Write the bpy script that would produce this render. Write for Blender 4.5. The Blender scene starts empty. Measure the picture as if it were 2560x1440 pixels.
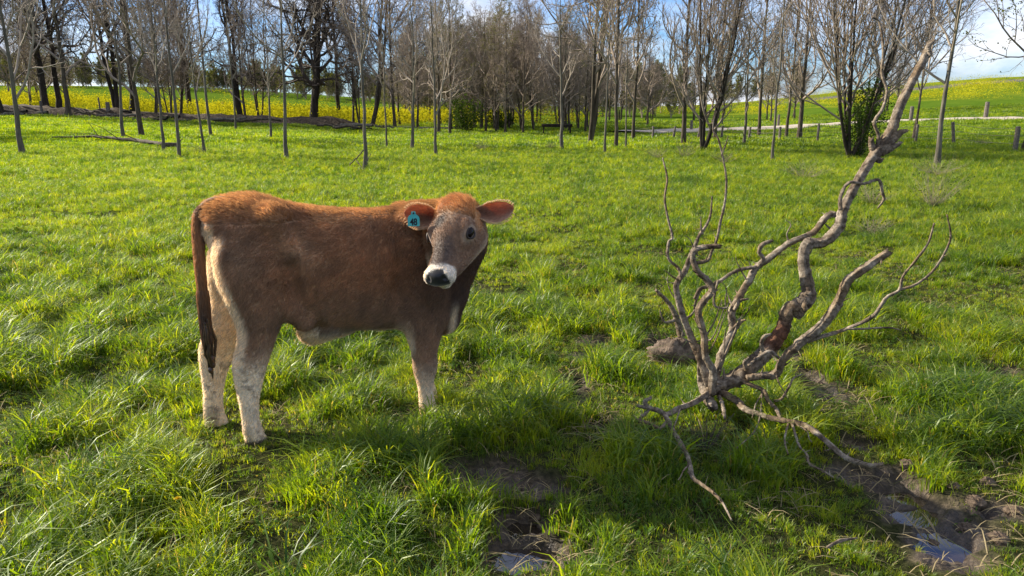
import bpy, math, random
import numpy as np
from mathutils import Vector, Matrix
rng = np.random.default_rng(7)
R = math.radians
sc = bpy.context.scene
COL = sc.collection

# ------------------------------------------------------------------ camera
EYE = 1.36
PITCH = math.atan(455 / 1849)
cd = bpy.data.cameras.new('camera'); cam = bpy.data.objects.new('camera', cd); COL.objects.link(cam)
cam.location = (0, 0, EYE); cam.rotation_euler = (math.pi / 2 - PITCH, 0, 0)
cd.sensor_width = 36; cd.lens = 1849 / 2560 * 36; cd.clip_end = 3000; cd.clip_start = .05
sc.camera = cam

# ------------------------------------------------------------------ sky, sun, exposure
SUN_EL = 28.0
SUN_AZ = math.degrees(math.atan2(-.92, .39))          # direction to the sun, clockwise from +Y
w = bpy.data.worlds.new('World'); sc.world = w; w.use_nodes = True
nt = w.node_tree; nt.nodes.clear()
def N(nt, t, **kw):
    n = nt.nodes.new(t)
    for k, v in kw.items():
        if k in n.inputs.keys(): n.inputs[k].default_value = v
        else: setattr(n, k, v)
    return n
sky = N(nt, 'ShaderNodeTexSky', sky_type='NISHITA', sun_disc=False)
sky.sun_elevation = R(SUN_EL); sky.sun_rotation = R(SUN_AZ); sky.air_density = 1.3; sky.dust_density = .1; sky.ozone_density = 4.0
tc = N(nt, 'ShaderNodeTexCoord')
mp = N(nt, 'ShaderNodeMapping'); mp.inputs['Scale'].default_value = (1.0, 1.0, 2.6); mp.inputs['Location'].default_value = (.37, .1, .22)
nz = N(nt, 'ShaderNodeTexNoise', Scale=2.3, Detail=9.0, Roughness=.56, Distortion=.25)
rp = N(nt, 'ShaderNodeValToRGB'); rp.color_ramp.elements[0].position = .41; rp.color_ramp.elements[1].position = .55
nz2 = N(nt, 'ShaderNodeTexNoise', Scale=5.0, Detail=6.0, Roughness=.6)
rp2 = N(nt, 'ShaderNodeValToRGB'); rp2.color_ramp.elements[0].position = .38; rp2.color_ramp.elements[1].position = .66
rp2.color_ramp.elements[0].color = (3.0, 3.25, 3.9, 1); rp2.color_ramp.elements[1].color = (6.6, 6.7, 6.9, 1)
mx = N(nt, 'ShaderNodeMixRGB', blend_type='MIX')
bg = N(nt, 'ShaderNodeBackground', Strength=.094)
wo = N(nt, 'ShaderNodeOutputWorld')
L = nt.links.new
L(tc.outputs['Generated'], mp.inputs['Vector']); L(mp.outputs[0], nz.inputs['Vector']); L(mp.outputs[0], nz2.inputs['Vector'])
L(nz.outputs['Fac'], rp.inputs[0]); L(nz2.outputs['Fac'], rp2.inputs[0])
tnt = N(nt, 'ShaderNodeMixRGB', blend_type='MULTIPLY'); tnt.inputs[0].default_value = 1; tnt.inputs[2].default_value = (.40, .60, 1.02, 1); L(sky.outputs[0], tnt.inputs[1])
L(rp.outputs[0], mx.inputs['Fac']); L(tnt.outputs[0], mx.inputs['Color1']); L(rp2.outputs[0], mx.inputs['Color2'])
L(mx.outputs[0], bg.inputs['Color']); L(bg.outputs[0], wo.inputs['Surface'])
sd = bpy.data.lights.new('sun', 'SUN'); sd.energy = 5.0; sd.angle = R(.6); sd.color = (1, .90, .74)
so = bpy.data.objects.new('sun', sd); COL.objects.link(so)
s_dir = Vector((math.sin(R(SUN_AZ)) * math.cos(R(SUN_EL)), math.cos(R(SUN_AZ)) * math.cos(R(SUN_EL)), math.sin(R(SUN_EL))))
so.rotation_euler = s_dir.to_track_quat('Z', 'Y').to_euler(); so.location = s_dir * 50
sc.view_settings.view_transform = 'Standard'; sc.view_settings.look = 'None'
sc.view_settings.gamma = 1; sc.view_settings.exposure = 1.14; sc.view_settings.use_curve_mapping = False
sc.cycles.max_bounces = 6; sc.cycles.diffuse_bounces = 3; sc.cycles.glossy_bounces = 2
sc.cycles.transmission_bounces = 4; sc.cycles.transparent_max_bounces = 4; sc.cycles.caustics_reflective = False
sc.cycles.caustics_refractive = False

# ------------------------------------------------------------------ helpers: photo pixel -> place in the world
CAMP = np.array([0, 0, EYE]); CF = np.array([0, math.cos(PITCH), -math.sin(PITCH)]); CU = np.array([0, math.sin(PITCH), math.cos(PITCH)])
def ray(u, v): return CF + np.array([1, 0, 0]) * (u - 1280) / 1849 + CU * (720 - v) / 1849
def at(u, v, Y):
    d = ray(u, v); return CAMP + d * (Y / d[1])

def _hash(ix, iy, s):
    n = (ix * 374761393 + iy * 668265263 + s * 1442695041) & 0xffffffff
    n = ((n ^ (n >> 13)) * 1274126177) & 0xffffffff
    return ((n ^ (n >> 16)) & 0xffff) / 65535.0
def vnoise(x, y, s=0):
    x = np.asarray(x, float); y = np.asarray(y, float)
    ix = np.floor(x).astype(np.int64); iy = np.floor(y).astype(np.int64)
    fx = x - ix; fy = y - iy; fx = fx * fx * (3 - 2 * fx); fy = fy * fy * (3 - 2 * fy)
    a = _hash(ix, iy, s); b = _hash(ix + 1, iy, s); c = _hash(ix, iy + 1, s); d = _hash(ix + 1, iy + 1, s)
    return (a * (1 - fx) + b * fx) * (1 - fy) + (c * (1 - fx) + d * fx) * fy
def fbm(x, y, s=0, o=4, g=.5):
    t = 0; a = 1; m = 0
    for k in range(o):
        t = t + a * vnoise(x * 2 ** k + 17 * k, y * 2 ** k - 9 * k, s + k); m += a; a *= g
    return t / m
def sst(a, b, x):
    t = np.clip((x - a) / (b - a), 0, 1); return t * t * (3 - 2 * t)

# big shape of the land: rows of distance against directions
_pu = np.array([-900, 0, 500, 1000, 1500, 1800, 2000, 2300, 2560, 3500.])
_Y = np.array([0, 12, 20, 27, 35, 45, 60, 80, 110, 150, 220, 500.])
_T = {   # picture row at which the land shows at each distance, from 20 m outwards
 -900: [400, 352, 312, 284, 270, 252, 230, 212, 212],
    0: [400, 352, 312, 284, 268, 252, 230, 213, 213],
  500: [400, 357, 328, 307, 297, 282, 256, 228, 216],
 1000: [400, 362, 338, 325, 312, 300, 282, 266, 250],
 1500: [400, 364, 342, 325, 311, 300, 288, 278, 268],
 1800: [400, 364, 342, 328, 314, 300, 284, 268, 262],
 2000: [400, 364, 342, 325, 308, 290, 268, 246, 240],
 2300: [400, 362, 338, 318, 293, 268, 238, 212, 206],
 2560: [398, 358, 333, 308, 283, 252, 215, 190, 188],
 3500: [394, 350, 322, 294, 268, 232, 195, 170, 170]}
_Z = []
for u in _pu:
    row = [0, 0] + [EYE + (265 - v) / 1978 * Y for v, Y in zip(_T[int(u)], _Y[2:11])]
    row.append(row[-1] - 4); _Z.append(row)
_Z = np.array(_Z); _S = (_pu - 1280) / 1849 / 1.03
_fineY = np.concatenate([np.linspace(0, 60, 121), np.linspace(61, 500, 440)])
def _smooth(a, k):
    p = np.pad(a, (k, k), mode='edge'); return np.convolve(p, np.ones(2 * k + 1) / (2 * k + 1), 'valid')
_Zf = np.array([_smooth(np.interp(_fineY, _Y, z), 3) for z in _Z])
_fineS = np.linspace(_S[0], _S[-1], 160)
_G = np.array([np.interp(_fineS, _S, _Zf[:, j]) for j in range(len(_fineY))])       # [Y, S]
_G = np.array([_smooth(g, 5) for g in _G])
def base_h(x, y):
    x = np.asarray(x, float); y = np.asarray(y, float)
    yy = np.clip(y, .5, 499); s = np.clip(x / np.maximum(yy, 8), _fineS[0], _fineS[-1] - 1e-6)
    js = (s - _fineS[0]) / (_fineS[1] - _fineS[0]); j0 = np.clip(np.floor(js).astype(int), 0, 158); fj = js - j0
    iy = np.interp(yy, _fineY, np.arange(len(_fineY))); i0 = np.clip(np.floor(iy).astype(int), 0, len(_fineY) - 2); fi = iy - i0
    return (_G[i0, j0] * (1 - fj) + _G[i0, j0 + 1] * fj) * (1 - fi) + (_G[i0 + 1, j0] * (1 - fj) + _G[i0 + 1, j0 + 1] * fj) * fi

def gflat(u, v, z=0.0):
    d = ray(u, v); return (CAMP + d * ((z - EYE) / d[2]))[:2]
# mud and puddles: (px, py, half width px, half height px, weight)
MUD = [(2225,1215,95,32),(2310,1285,105,46),(2400,1345,105,48),(2490,1290,80,28),(2390,1400,90,34),(2130,1195,60,26),(2060,985,60,24),(2010,950,60,20),(2030,1025,35,16),
       (1240,1220,120,46),(1350,1240,80,36),(1310,1325,80,40),(1300,1400,125,48),(1410,1420,70,30),(1500,1080,50,18),(1440,970,40,22),(1470,900,40,16),(1490,855,45,13),(2180,1070,34,16),
       (720,1290,26,10),(400,1405,110,13),(1900,1010,30,12),(1970,905,70,18),(2500,940,60,12),(2060,890,50,10),(1660,870,60,20),(2150,1130,60,20),(1440,1010,25,12),(2440,950,50,9),(1510,745,30,5),(50,1130,40,10)]
POOL = [(2262,1250,62,20),(2290,1295,64,28),(2330,1345,44,16),(2360,1380,84,32),(1310,1328,58,24),(1300,1400,100,28),(1440,972,26,12),(2035,1000,30,24),(2015,965,45,12),(740,1320,24,8),(420,1412,70,12),(1290,1435,60,16),(1500,1085,24,7)]
def _blobs(L, z):
    o = []
    for u, v, a, b in L:
        c = gflat(u, v, z); e = gflat(u + a, v, z); f = gflat(u, v - b, z); g = gflat(u, v + b, z)
        o.append((c[0], (f[1] + g[1]) / 2, abs(e[0] - c[0]), max(.03, abs(f[1] - g[1]) / 2)))
    return o
MUDW = _blobs(MUD, -.045); POOLW = _blobs(POOL, -.070)
def blob_mask(x, y, B, n=.35, soft=.45):
    m = np.zeros_like(np.asarray(x, float))
    nx = (fbm(x * 7, y * 7, 31, 3) - .5) * 2 * n + (fbm(x * 26, y * 26, 33, 2) - .5) * .45 * n / .35
    for cx, cy, a, b in B:
        r = np.sqrt(((x - cx) / a) ** 2 + ((y - cy) / b) ** 2) + nx
        m = np.maximum(m, 1 - sst(1 - soft, 1 + soft, r))
    return m
def height(x, y, detail=True):
    x = np.asarray(x, float); y = np.asarray(y, float)
    z = base_h(x, y)
    far = sst(10, 45, y)
    big_ = (fbm(x / 2.1, y / 2.1, 3, 3) - .5) * (.10 + .12 * far)
    z = z + big_
    if detail:
        near = 1 - sst(9, 16, y)
        mm = blob_mask(x, y, MUDW) * near; pm = blob_mask(x, y, POOLW, .3, .3) * near
        z = z + (fbm(x / .42, y / .42, 11, 3) - .5) * .085 * near
        z = z * (1 - mm) + mm * (-.050 + (fbm(x / .06, y / .06, 21, 4, .6) - .5) * .085 + (np.abs(fbm(x / .13, y / .13, 27, 3) - .5)) * -.09 + .02)
        z = np.where(pm > 0, z * (1 - pm) + (-.062 - .020 * pm + .030 * (fbm(x / .045, y / .045, 5, 3) - .5)) * pm, z)
    return z
WATER_Z = -.070

# ------------------------------------------------------------------ helpers: objects
def mesh_obj(name, V, F, mat=None, parent=None, smooth=True, link=True):
    me = bpy.data.meshes.new(name)
    V = np.asarray(V, np.float32); F = np.asarray(F, np.int32)
    me.vertices.add(len(V)); me.vertices.foreach_set('co', V.ravel())
    k = F.shape[1]; me.loops.add(F.size); me.loops.foreach_set('vertex_index', F.ravel())
    me.polygons.add(len(F)); me.polygons.foreach_set('loop_start', np.arange(0, F.size, k, dtype=np.int32))
    me.polygons.foreach_set('loop_total', np.full(len(F), k, np.int32))
    if smooth: me.polygons.foreach_set('use_smooth', np.ones(len(F), bool))
    me.update(calc_edges=True); me.validate()
    o = bpy.data.objects.new(name, me)
    if mat: me.materials.append(mat)
    if link: COL.objects.link(o)
    if parent: o.parent = parent
    return o
def tag(o, label=None, cat=None, group=None, kind=None):
    if label: o['label'] = label
    if cat: o['category'] = cat
    if group: o['group'] = group
    if kind: o['kind'] = kind
    return o
def empty(name, loc, rz=0, s=1):
    o = bpy.data.objects.new(name, None); COL.objects.link(o); o.location = loc; o.rotation_euler = (0, 0, rz); o.scale = (s, s, s)
    o.empty_display_size = .2; return o
def set_color(o, c, name='tint'):
    a = o.data.color_attributes.new(name, 'FLOAT_COLOR', 'POINT')
    c = np.asarray(c, np.float32)
    if c.shape[1] == 3: c = np.concatenate([c, np.ones((len(c), 1), np.float32)], 1)
    a.data.foreach_set('color', c.ravel())
def tubes(P, Rd, sides, rough=0.0, cap=True):
    """P [n,k,3], Rd [n,k] -> verts, quad faces (batched)"""
    P = np.asarray(P, float); Rd = np.asarray(Rd, float); n, k, _ = P.shape
    T = np.gradient(P, axis=1); T /= np.linalg.norm(T, axis=2, keepdims=True) + 1e-9
    ref = np.where(np.abs(T[:, :1, 2:3]) > .9, np.array([1., 0, 0]), np.array([0, 0, 1.])) * np.ones((n, k, 1))
    A = np.cross(T, ref); A /= np.linalg.norm(A, axis=2, keepdims=True) + 1e-9
    for i in range(1, k):                       # carry the frame along
        a = A[:, i - 1] - T[:, i] * np.sum(A[:, i - 1] * T[:, i], 1, keepdims=True); A[:, i] = a / (np.linalg.norm(a, axis=1, keepdims=True) + 1e-9)
    B = np.cross(T, A)
    th = np.arange(sides) * 2 * np.pi / sides
    rr = Rd[:, :, None] * (1 + rough * (rng.random((n, k, sides)) - .5)) if rough else Rd[:, :, None] * np.ones(sides)
    V = P[:, :, None, :] + rr[..., None] * (np.cos(th)[None, None, :, None] * A[:, :, None, :] + np.sin(th)[None, None, :, None] * B[:, :, None, :])
    idx = np.arange(n * k * sides).reshape(n, k, sides)
    a = idx[:, :-1]; b = idx[:, 1:]
    F = np.stack([a, np.roll(a, -1, 2), np.roll(b, -1, 2), b], -1).reshape(-1, 4)
    return V.reshape(-1, 3), F
def merge(parts):
    V = []; F = []; o = 0
    for v, f in parts:
        V.append(v); F.append(f + o); o += len(v)
    return np.concatenate(V), np.concatenate(F)

# ------------------------------------------------------------------ materials
def mat(name):
    m = bpy.data.materials.new(name); m.use_nodes = True; m.node_tree.nodes.clear(); return m, m.node_tree
def ramp(nt, pts, fac):
    r = nt.nodes.new('ShaderNodeValToRGB'); e = r.color_ramp.elements
    while len(e) < len(pts): e.new(.5)
    for el, (p, c) in zip(e, pts): el.position = p; el.color = (*c, 1)
    nt.links.new(fac, r.inputs[0]); return r.outputs[0]
def noise(nt, scale, detail=4, rough=.55, vec=None, dist=0):
    n = N(nt, 'ShaderNodeTexNoise', Scale=scale, Detail=float(detail), Roughness=rough, Distortion=float(dist))
    if vec is not None: nt.links.new(vec, n.inputs['Vector'])
    return n.outputs['Fac']
def mixc(nt, a, b, f, mode='MIX'):
    m = N(nt, 'ShaderNodeMixRGB', blend_type=mode)
    for s, v in ((0, f), (1, a), (2, b)):
        if isinstance(v, (int, float)): m.inputs[s].default_value = v
        elif isinstance(v, tuple): m.inputs[s].default_value = (*v, 1)
        else: nt.links.new(v, m.inputs[s])
    return m.outputs[0]
def princ(nt, col, rough=.8, bump=None, bs=.3, bd=.01, spec=.3, **kw):
    p = N(nt, 'ShaderNodeBsdfPrincipled', Roughness=rough) if not hasattr(rough, 'node') else N(nt, 'ShaderNodeBsdfPrincipled')
    if hasattr(rough, 'node'): nt.links.new(rough, p.inputs['Roughness'])
    if isinstance(col, tuple): p.inputs['Base Color'].default_value = (*col, 1)
    else: nt.links.new(col, p.inputs['Base Color'])
    p.inputs['Specular IOR Level'].default_value = spec
    for k, v in kw.items(): p.inputs[k.replace('_', ' ')].default_value = v
    if bump is not None:
        b = N(nt, 'ShaderNodeBump', Strength=bs, Distance=bd); nt.links.new(bump, b.inputs['Height']); nt.links.new(b.outputs[0], p.inputs['Normal'])
    return p
def out(nt, s):
    o = nt.nodes.new('ShaderNodeOutputMaterial'); nt.links.new(s, o.inputs['Surface'])
def attr(nt, name, out_='Color'):
    a = N(nt, 'ShaderNodeAttribute'); a.attribute_name = name; return a.outputs[out_]
def objco(nt): return N(nt, 'ShaderNodeTexCoord').outputs['Object']
def geopos(nt): return N(nt, 'ShaderNodeNewGeometry').outputs['Position']

def mat_ground():
    m, nt = mat('ground'); P = geopos(nt)
    n1 = noise(nt, 6, 6, .6, P); n2 = noise(nt, .25, 4, .6, P); n3 = noise(nt, 45, 5, .65, P)
    grass = ramp(nt, [(.3, (.035, .07, .008)), (.55, (.08, .14, .013)), (.75, (.13, .19, .020))], n1)
    grass = mixc(nt, grass, ramp(nt, [(.35, (.05, .10, .010)), (.65, (.11, .16, .018))], n2), .45)
    soil = ramp(nt, [(.3, (.022, .016, .011)), (.5, (.062, .046, .031)), (.68, (.14, .108, .075))], n3)
    soil = mixc(nt, soil, ramp(nt, [(.4, (.55, .5, .45)), (.6, (1.25, 1.2, 1.15))], noise(nt, 8, 5, .65, P)), 1.0, 'MULTIPLY')
    mk = N(nt, 'ShaderNodeSeparateColor'); nt.links.new(attr(nt, 'tint'), mk.inputs[0])
    thatch = ramp(nt, [(.35, (.014, .018, .006)), (.6, (.05, .052, .02))], n3)
    c = mixc(nt, grass, thatch, mk.outputs[2])
    c = mixc(nt, c, soil, mk.outputs[0])
    yel = ramp(nt, [(.40, (.08, .13, .02)), (.52, (.24, .25, .02)), (.7, (.50, .42, .02))], noise(nt, 1.6, 5, .7, P))
    c = mixc(nt, c, yel, mk.outputs[1])
    rg = N(nt, 'ShaderNodeMapRange'); rg.inputs[1].default_value = .35; rg.inputs[2].default_value = .65; rg.inputs[3].default_value = .9; rg.inputs[4].default_value = .22
    wet = noise(nt, 9, 4, .6, P); wm = N(nt, 'ShaderNodeMath', operation='MULTIPLY'); nt.links.new(wet, wm.inputs[0]); nt.links.new(mk.outputs[0], wm.inputs[1]); nt.links.new(wm.outputs[0], rg.inputs[0])
    pg = princ(nt, c, rg.outputs[0], n3, .8, .02, .4); ml = N(nt, 'ShaderNodeMath', operation='MULTIPLY'); nt.links.new(mk.outputs[0], ml.inputs[0]); ml.inputs[1].default_value = .55; nt.links.new(ml.outputs[0], pg.inputs['Specular IOR Level']); out(nt, pg.outputs[0]); return m
def mat_grass(name, lo, mid, hi, dry=(.30, .25, .11), dryf=.045, transl=.64, glossy=.06, far=False):
    m, nt = mat(name); P = geopos(nt)
    oi = N(nt, 'ShaderNodeObjectInfo')
    n1 = noise(nt, 1.1, 3, .6, P)
    t = attr(nt, 'blade', 'Fac')
    mm = N(nt, 'ShaderNodeMath', operation='MULTIPLY_ADD'); nt.links.new(oi.outputs['Random'], mm.inputs[0]); mm.inputs[1].default_value = .45; nt.links.new(n1, mm.inputs[2])
    m2 = N(nt, 'ShaderNodeMath', operation='MULTIPLY_ADD'); nt.links.new(t, m2.inputs[0]); m2.inputs[1].default_value = .3; nt.links.new(mm.outputs[0], m2.inputs[2])
    m3 = N(nt, 'ShaderNodeMath', operation='SUBTRACT'); nt.links.new(m2.outputs[0], m3.inputs[0]); m3.inputs[1].default_value = .37
    c = ramp(nt, [(.15, lo), (.5, mid), (.85, hi)], m3.outputs[0])
    gt = N(nt, 'ShaderNodeMath', operation='GREATER_THAN'); nt.links.new(t, gt.inputs[0]); gt.inputs[1].default_value = 1 - dryf
    c = mixc(nt, c, dry, gt.outputs[0])
    d = N(nt, 'ShaderNodeBsdfDiffuse'); nt.links.new(c, d.inputs[0])
    tr = N(nt, 'ShaderNodeBsdfTranslucent'); nt.links.new(mixc(nt, c, (2.0, 1.75, .5), 1.0, 'MULTIPLY'), tr.inputs[0])
    a = N(nt, 'ShaderNodeMixShader'); a.inputs[0].default_value = transl; nt.links.new(d.outputs[0], a.inputs[1]); nt.links.new(tr.outputs[0], a.inputs[2])
    g = N(nt, 'ShaderNodeBsdfGlossy', Roughness=.45); g.inputs[0].default_value = (.75, .8, .7, 1)
    fr = N(nt, 'ShaderNodeLayerWeight', Blend=.25)
    fm = N(nt, 'ShaderNodeMath', operation='MULTIPLY'); nt.links.new(fr.outputs['Facing'], fm.inputs[0]); fm.inputs[1].default_value = glossy * 2.2
    fa = N(nt, 'ShaderNodeMath', operation='ADD'); nt.links.new(fm.outputs[0], fa.inputs[0]); fa.inputs[1].default_value = glossy * .25
    b = N(nt, 'ShaderNodeMixShader'); nt.links.new(fa.outputs[0], b.inputs[0]); nt.links.new(a.outputs[0], b.inputs[1]); nt.links.new(g.outputs[0], b.inputs[2])
    out(nt, b.outputs[0]); return m
def mat_bark(name, a, b, c, scale=9, zs=.25, bs=.6):
    m, nt = mat(name); O = objco(nt)
    mpn = N(nt, 'ShaderNodeMapping'); mpn.inputs['Scale'].default_value = (1, 1, zs); nt.links.new(O, mpn.inputs[0])
    n = noise(nt, scale, 6, .65, mpn.outputs[0], .3); n2 = noise(nt, 1.3, 3, .6, O)
    cc = ramp(nt, [(.3, a), (.52, b), (.72, c)], n)
    cc = mixc(nt, cc, mixc(nt, cc, (.55, .6, .5), 1.0, 'MULTIPLY'), n2)
    out(nt, princ(nt, cc, .9, n, bs, .03, .25).outputs[0]); return m
def mat_simple(name, cols, scale=20, rough=.8, bs=.3, bd=.005, spec=.3, **kw):
    m, nt = mat(name); n = noise(nt, scale, 5, .6, objco(nt))
    k = len(cols); c = ramp(nt, [(.3 + .4 * i / max(1, k - 1), x) for i, x in enumerate(cols)], n)
    out(nt, princ(nt, c, rough, n, bs, bd, spec, **kw).outputs[0]); return m
def mat_leaf(name, lo, hi, transl=.45):
    m, nt = mat(name)
    c = ramp(nt, [(.3, lo), (.7, hi)], noise(nt, 3.0, 4, .7, objco(nt)))
    d = N(nt, 'ShaderNodeBsdfDiffuse'); nt.links.new(c, d.inputs[0]); tr = N(nt, 'ShaderNodeBsdfTranslucent'); nt.links.new(mixc(nt, c, (1.5, 1.4, .6), 1.0, 'MULTIPLY'), tr.inputs[0])
    a = N(nt, 'ShaderNodeMixShader'); a.inputs[0].default_value = transl; nt.links.new(d.outputs[0], a.inputs[1]); nt.links.new(tr.outputs[0], a.inputs[2])
    out(nt, a.outputs[0]); return m
M = dict(
    ground=mat_ground(),
    grass=mat_grass('grass', (.026, .076, .006), (.125, .215, .010), (.295, .345, .016)),
    bark=mat_bark('bark_grey', (.035, .026, .019), (.095, .074, .054), (.19, .155, .115)),
    barkd=mat_bark('bark_dark', (.018, .013, .010), (.045, .034, .026), (.09, .07, .055)),
    barkl=mat_bark('bark_pale', (.07, .06, .05), (.15, .13, .105), (.26, .23, .19)),
    twig=mat_simple('twigs_grey', [(.17, .13, .095), (.35, .285, .22)], 3),
    twigl=mat_simple('twigs_pale', [(.18, .145, .11), (.38, .32, .25)], 3),
    twigd=mat_simple('twigs_dark', [(.045, .034, .027), (.12, .095, .075)], 3),
    leaf=mat_leaf('young_leaves', (.07, .085, .02), (.15, .16, .04)),
    leafd=mat_leaf('evergreen_leaves', (.025, .052, .010), (.075, .12, .025), .35),
    post=mat_simple('weathered_post', [(.06, .05, .042), (.20, .175, .15)], 14),
    wire=mat_simple('rusty_wire', [(.10, .08, .065), (.2, .17, .15)], 14, .5),
    road=mat_simple('gravel_track', [(.30, .25, .19), (.52, .45, .36)], 3),
    soil=mat_simple('dark_soil', [(.02, .014, .008), (.055, .038, .022), (.15, .11, .07)], 9, .95, .8, .05),
    flower=mat_leaf('yellow_flowers', (.27, .30, .02), (.52, .46, .02), .3),
    wood=mat_simple('weathered_boards', [(.05, .04, .035), (.14, .12, .10)], 5),
)
def mat_water():
    m, nt = mat('puddle_water'); n = noise(nt, 9, 3, .5, geopos(nt))
    out(nt, princ(nt, (.035, .026, .018), .03, n, .06, .004, .9, IOR=1.6).outputs[0]); return m
M['water'] = mat_water()

# ------------------------------------------------------------------ ground sheet
def axis(a, b, step, far, g=1.09):
    o = list(np.arange(a, b, step)); s = step; x = o[-1]
    while x < far: s *= g; x += s; o.append(x)
    s = step; x = a; pre = []
    return o
ys = axis(1.2, 4.7, .019, 700, 1.045); ys = [-60, -30, -15, -8, -4, -2, -.8, 0, .4, .8] + ys
xp = axis(0, 2.5, .021, 900, 1.045); xs = [-x for x in xp[:0:-1]] + xp
X, Yg = np.meshgrid(xs, ys); Zg = height(X, Yg)
nx, ny = len(xs), len(ys)
idx = np.arange(nx * ny).reshape(ny, nx)
F = np.stack([idx[:-1, :-1], idx[:-1, 1:], idx[1:, 1:], idx[1:, :-1]], -1).reshape(-1, 4)
V = np.stack([X, Yg, Zg], -1).reshape(-1, 3)
gr = mesh_obj('ground', V, F, M['ground']); tag(gr, kind='structure')
def yellow_mask(x, y):
    s = x / np.maximum(y, 1); left = 1 - sst(-.02, .12, s)
    yl = left * sst(50, 60, y + (fbm(x / 6, y / 6, 41, 2) - .5) * 8) * (1 - .97 * sst(74, 88, y)) * (.5 + .45 * sst(.35, .6, fbm(x / 5, y / 5, 45, 3)))
    right = sst(.15, .3, s)
    yr = right * sst(80, 100, y) * (1 - sst(124, 130, y)) * sst(.50, .64, fbm(x / 6, y / 6, 43, 4)) * .7 + .4 * right * sst(142, 148, y)
    return np.clip(yl + yr, 0, 1)
def bank_mask(x, y):
    s = x / np.maximum(y, 1)
    b = (1 - sst(-.1, .0, s)) * sst(44, 45.5, y) * (1 - sst(50, 53, y))
    b2 = sst(.33, .42, s) * sst(130, 133, y) * (1 - sst(141, 144, y))
    return np.clip(b + b2, 0, 1)
xv, yv = V[:, 0], V[:, 1]
mud = np.clip(blob_mask(xv, yv, MUDW) * (yv < 14) + blob_mask(xv, yv, POOLW, .3, .3) + bank_mask(xv, yv), 0, 1)
set_color(gr, np.stack([mud, yellow_mask(xv, yv), 1 - sst(8, 16, yv)], 1))

# puddles: flat water sheets lying in the hollows
for i, (cx, cy, a, b) in enumerate(POOLW):
    k = 28; th = np.arange(k) * 2 * np.pi / k
    Vp = np.stack([cx + a * 1.5 * np.cos(th), cy + b * 1.6 * np.sin(th), np.full(k, WATER_Z + .0004 * i)], 1)
    Vp = np.concatenate([Vp, [[cx, cy, WATER_Z + .0004 * i]]]); Fp = np.array([[j, (j + 1) % k, k] for j in range(k)])
    tag(mesh_obj('puddle_water', Vp, Fp, M['water']), kind='structure')

# track across the far side
def drape(pts, wid, lift, name, mt, n=90):
    pts = np.array(pts, float); t = np.linspace(0, len(pts) - 1, n)
    px = np.interp(t, range(len(pts)), pts[:, 0]); py = np.interp(t, range(len(pts)), pts[:, 1])
    px, py = _smooth(px, 4), _smooth(py, 4)
    d = np.stack([np.gradient(px), np.gradient(py)], 1); d /= np.linalg.norm(d, axis=1, keepdims=True); nn = np.stack([-d[:, 1], d[:, 0]], 1)
    rows = []
    for k, e in enumerate(np.linspace(-1, 1, 5)):
        ww = wid / 2 * (1 + .18 * (fbm(px / 3, py / 3, 8 + k, 2) - .5))
        x = px + nn[:, 0] * e * ww; y = py + nn[:, 1] * e * ww
        rows.append(np.stack([x, y, height(x, y) + lift - (.10 if abs(e) == 1 else 0)], 1))
    V = np.stack(rows, 1).reshape(-1, 3); ix = np.arange(n * 5).reshape(n, 5)
    F = np.stack([ix[:-1, :-1], ix[1:, :-1], ix[1:, 1:], ix[:-1, 1:]], -1).reshape(-1, 4)
    return tag(mesh_obj(name, V, F, mt), kind='structure')
def gp(u, v, ymin=8.0, ymax=240):
    """where the line of sight through a photo pixel meets the land"""
    Y = np.concatenate([np.arange(ymin, 60, .2), np.arange(60, ymax, 1.0)]); d = ray(u, v); P = CAMP + d * (Y / d[1])[:, None]
    h = height(P[:, 0], P[:, 1]); k = np.where(P[:, 2] <= h)[0]
    i = k[0] if len(k) else len(Y) - 1
    return np.array([P[i, 0], P[i, 1], h[i]])
road_pts = [gp(u, v)[:2] for u, v in [(1560,332),(1700,330),(1850,326),(2000,318),(2150,309),(2300,302),(2450,299),(2560,298)]]
road_pts = road_pts + [road_pts[-1] + (road_pts[-1] - road_pts[-3]) * 1.5]
drape(road_pts, 4.2, .10, 'path', M['road'])

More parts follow.
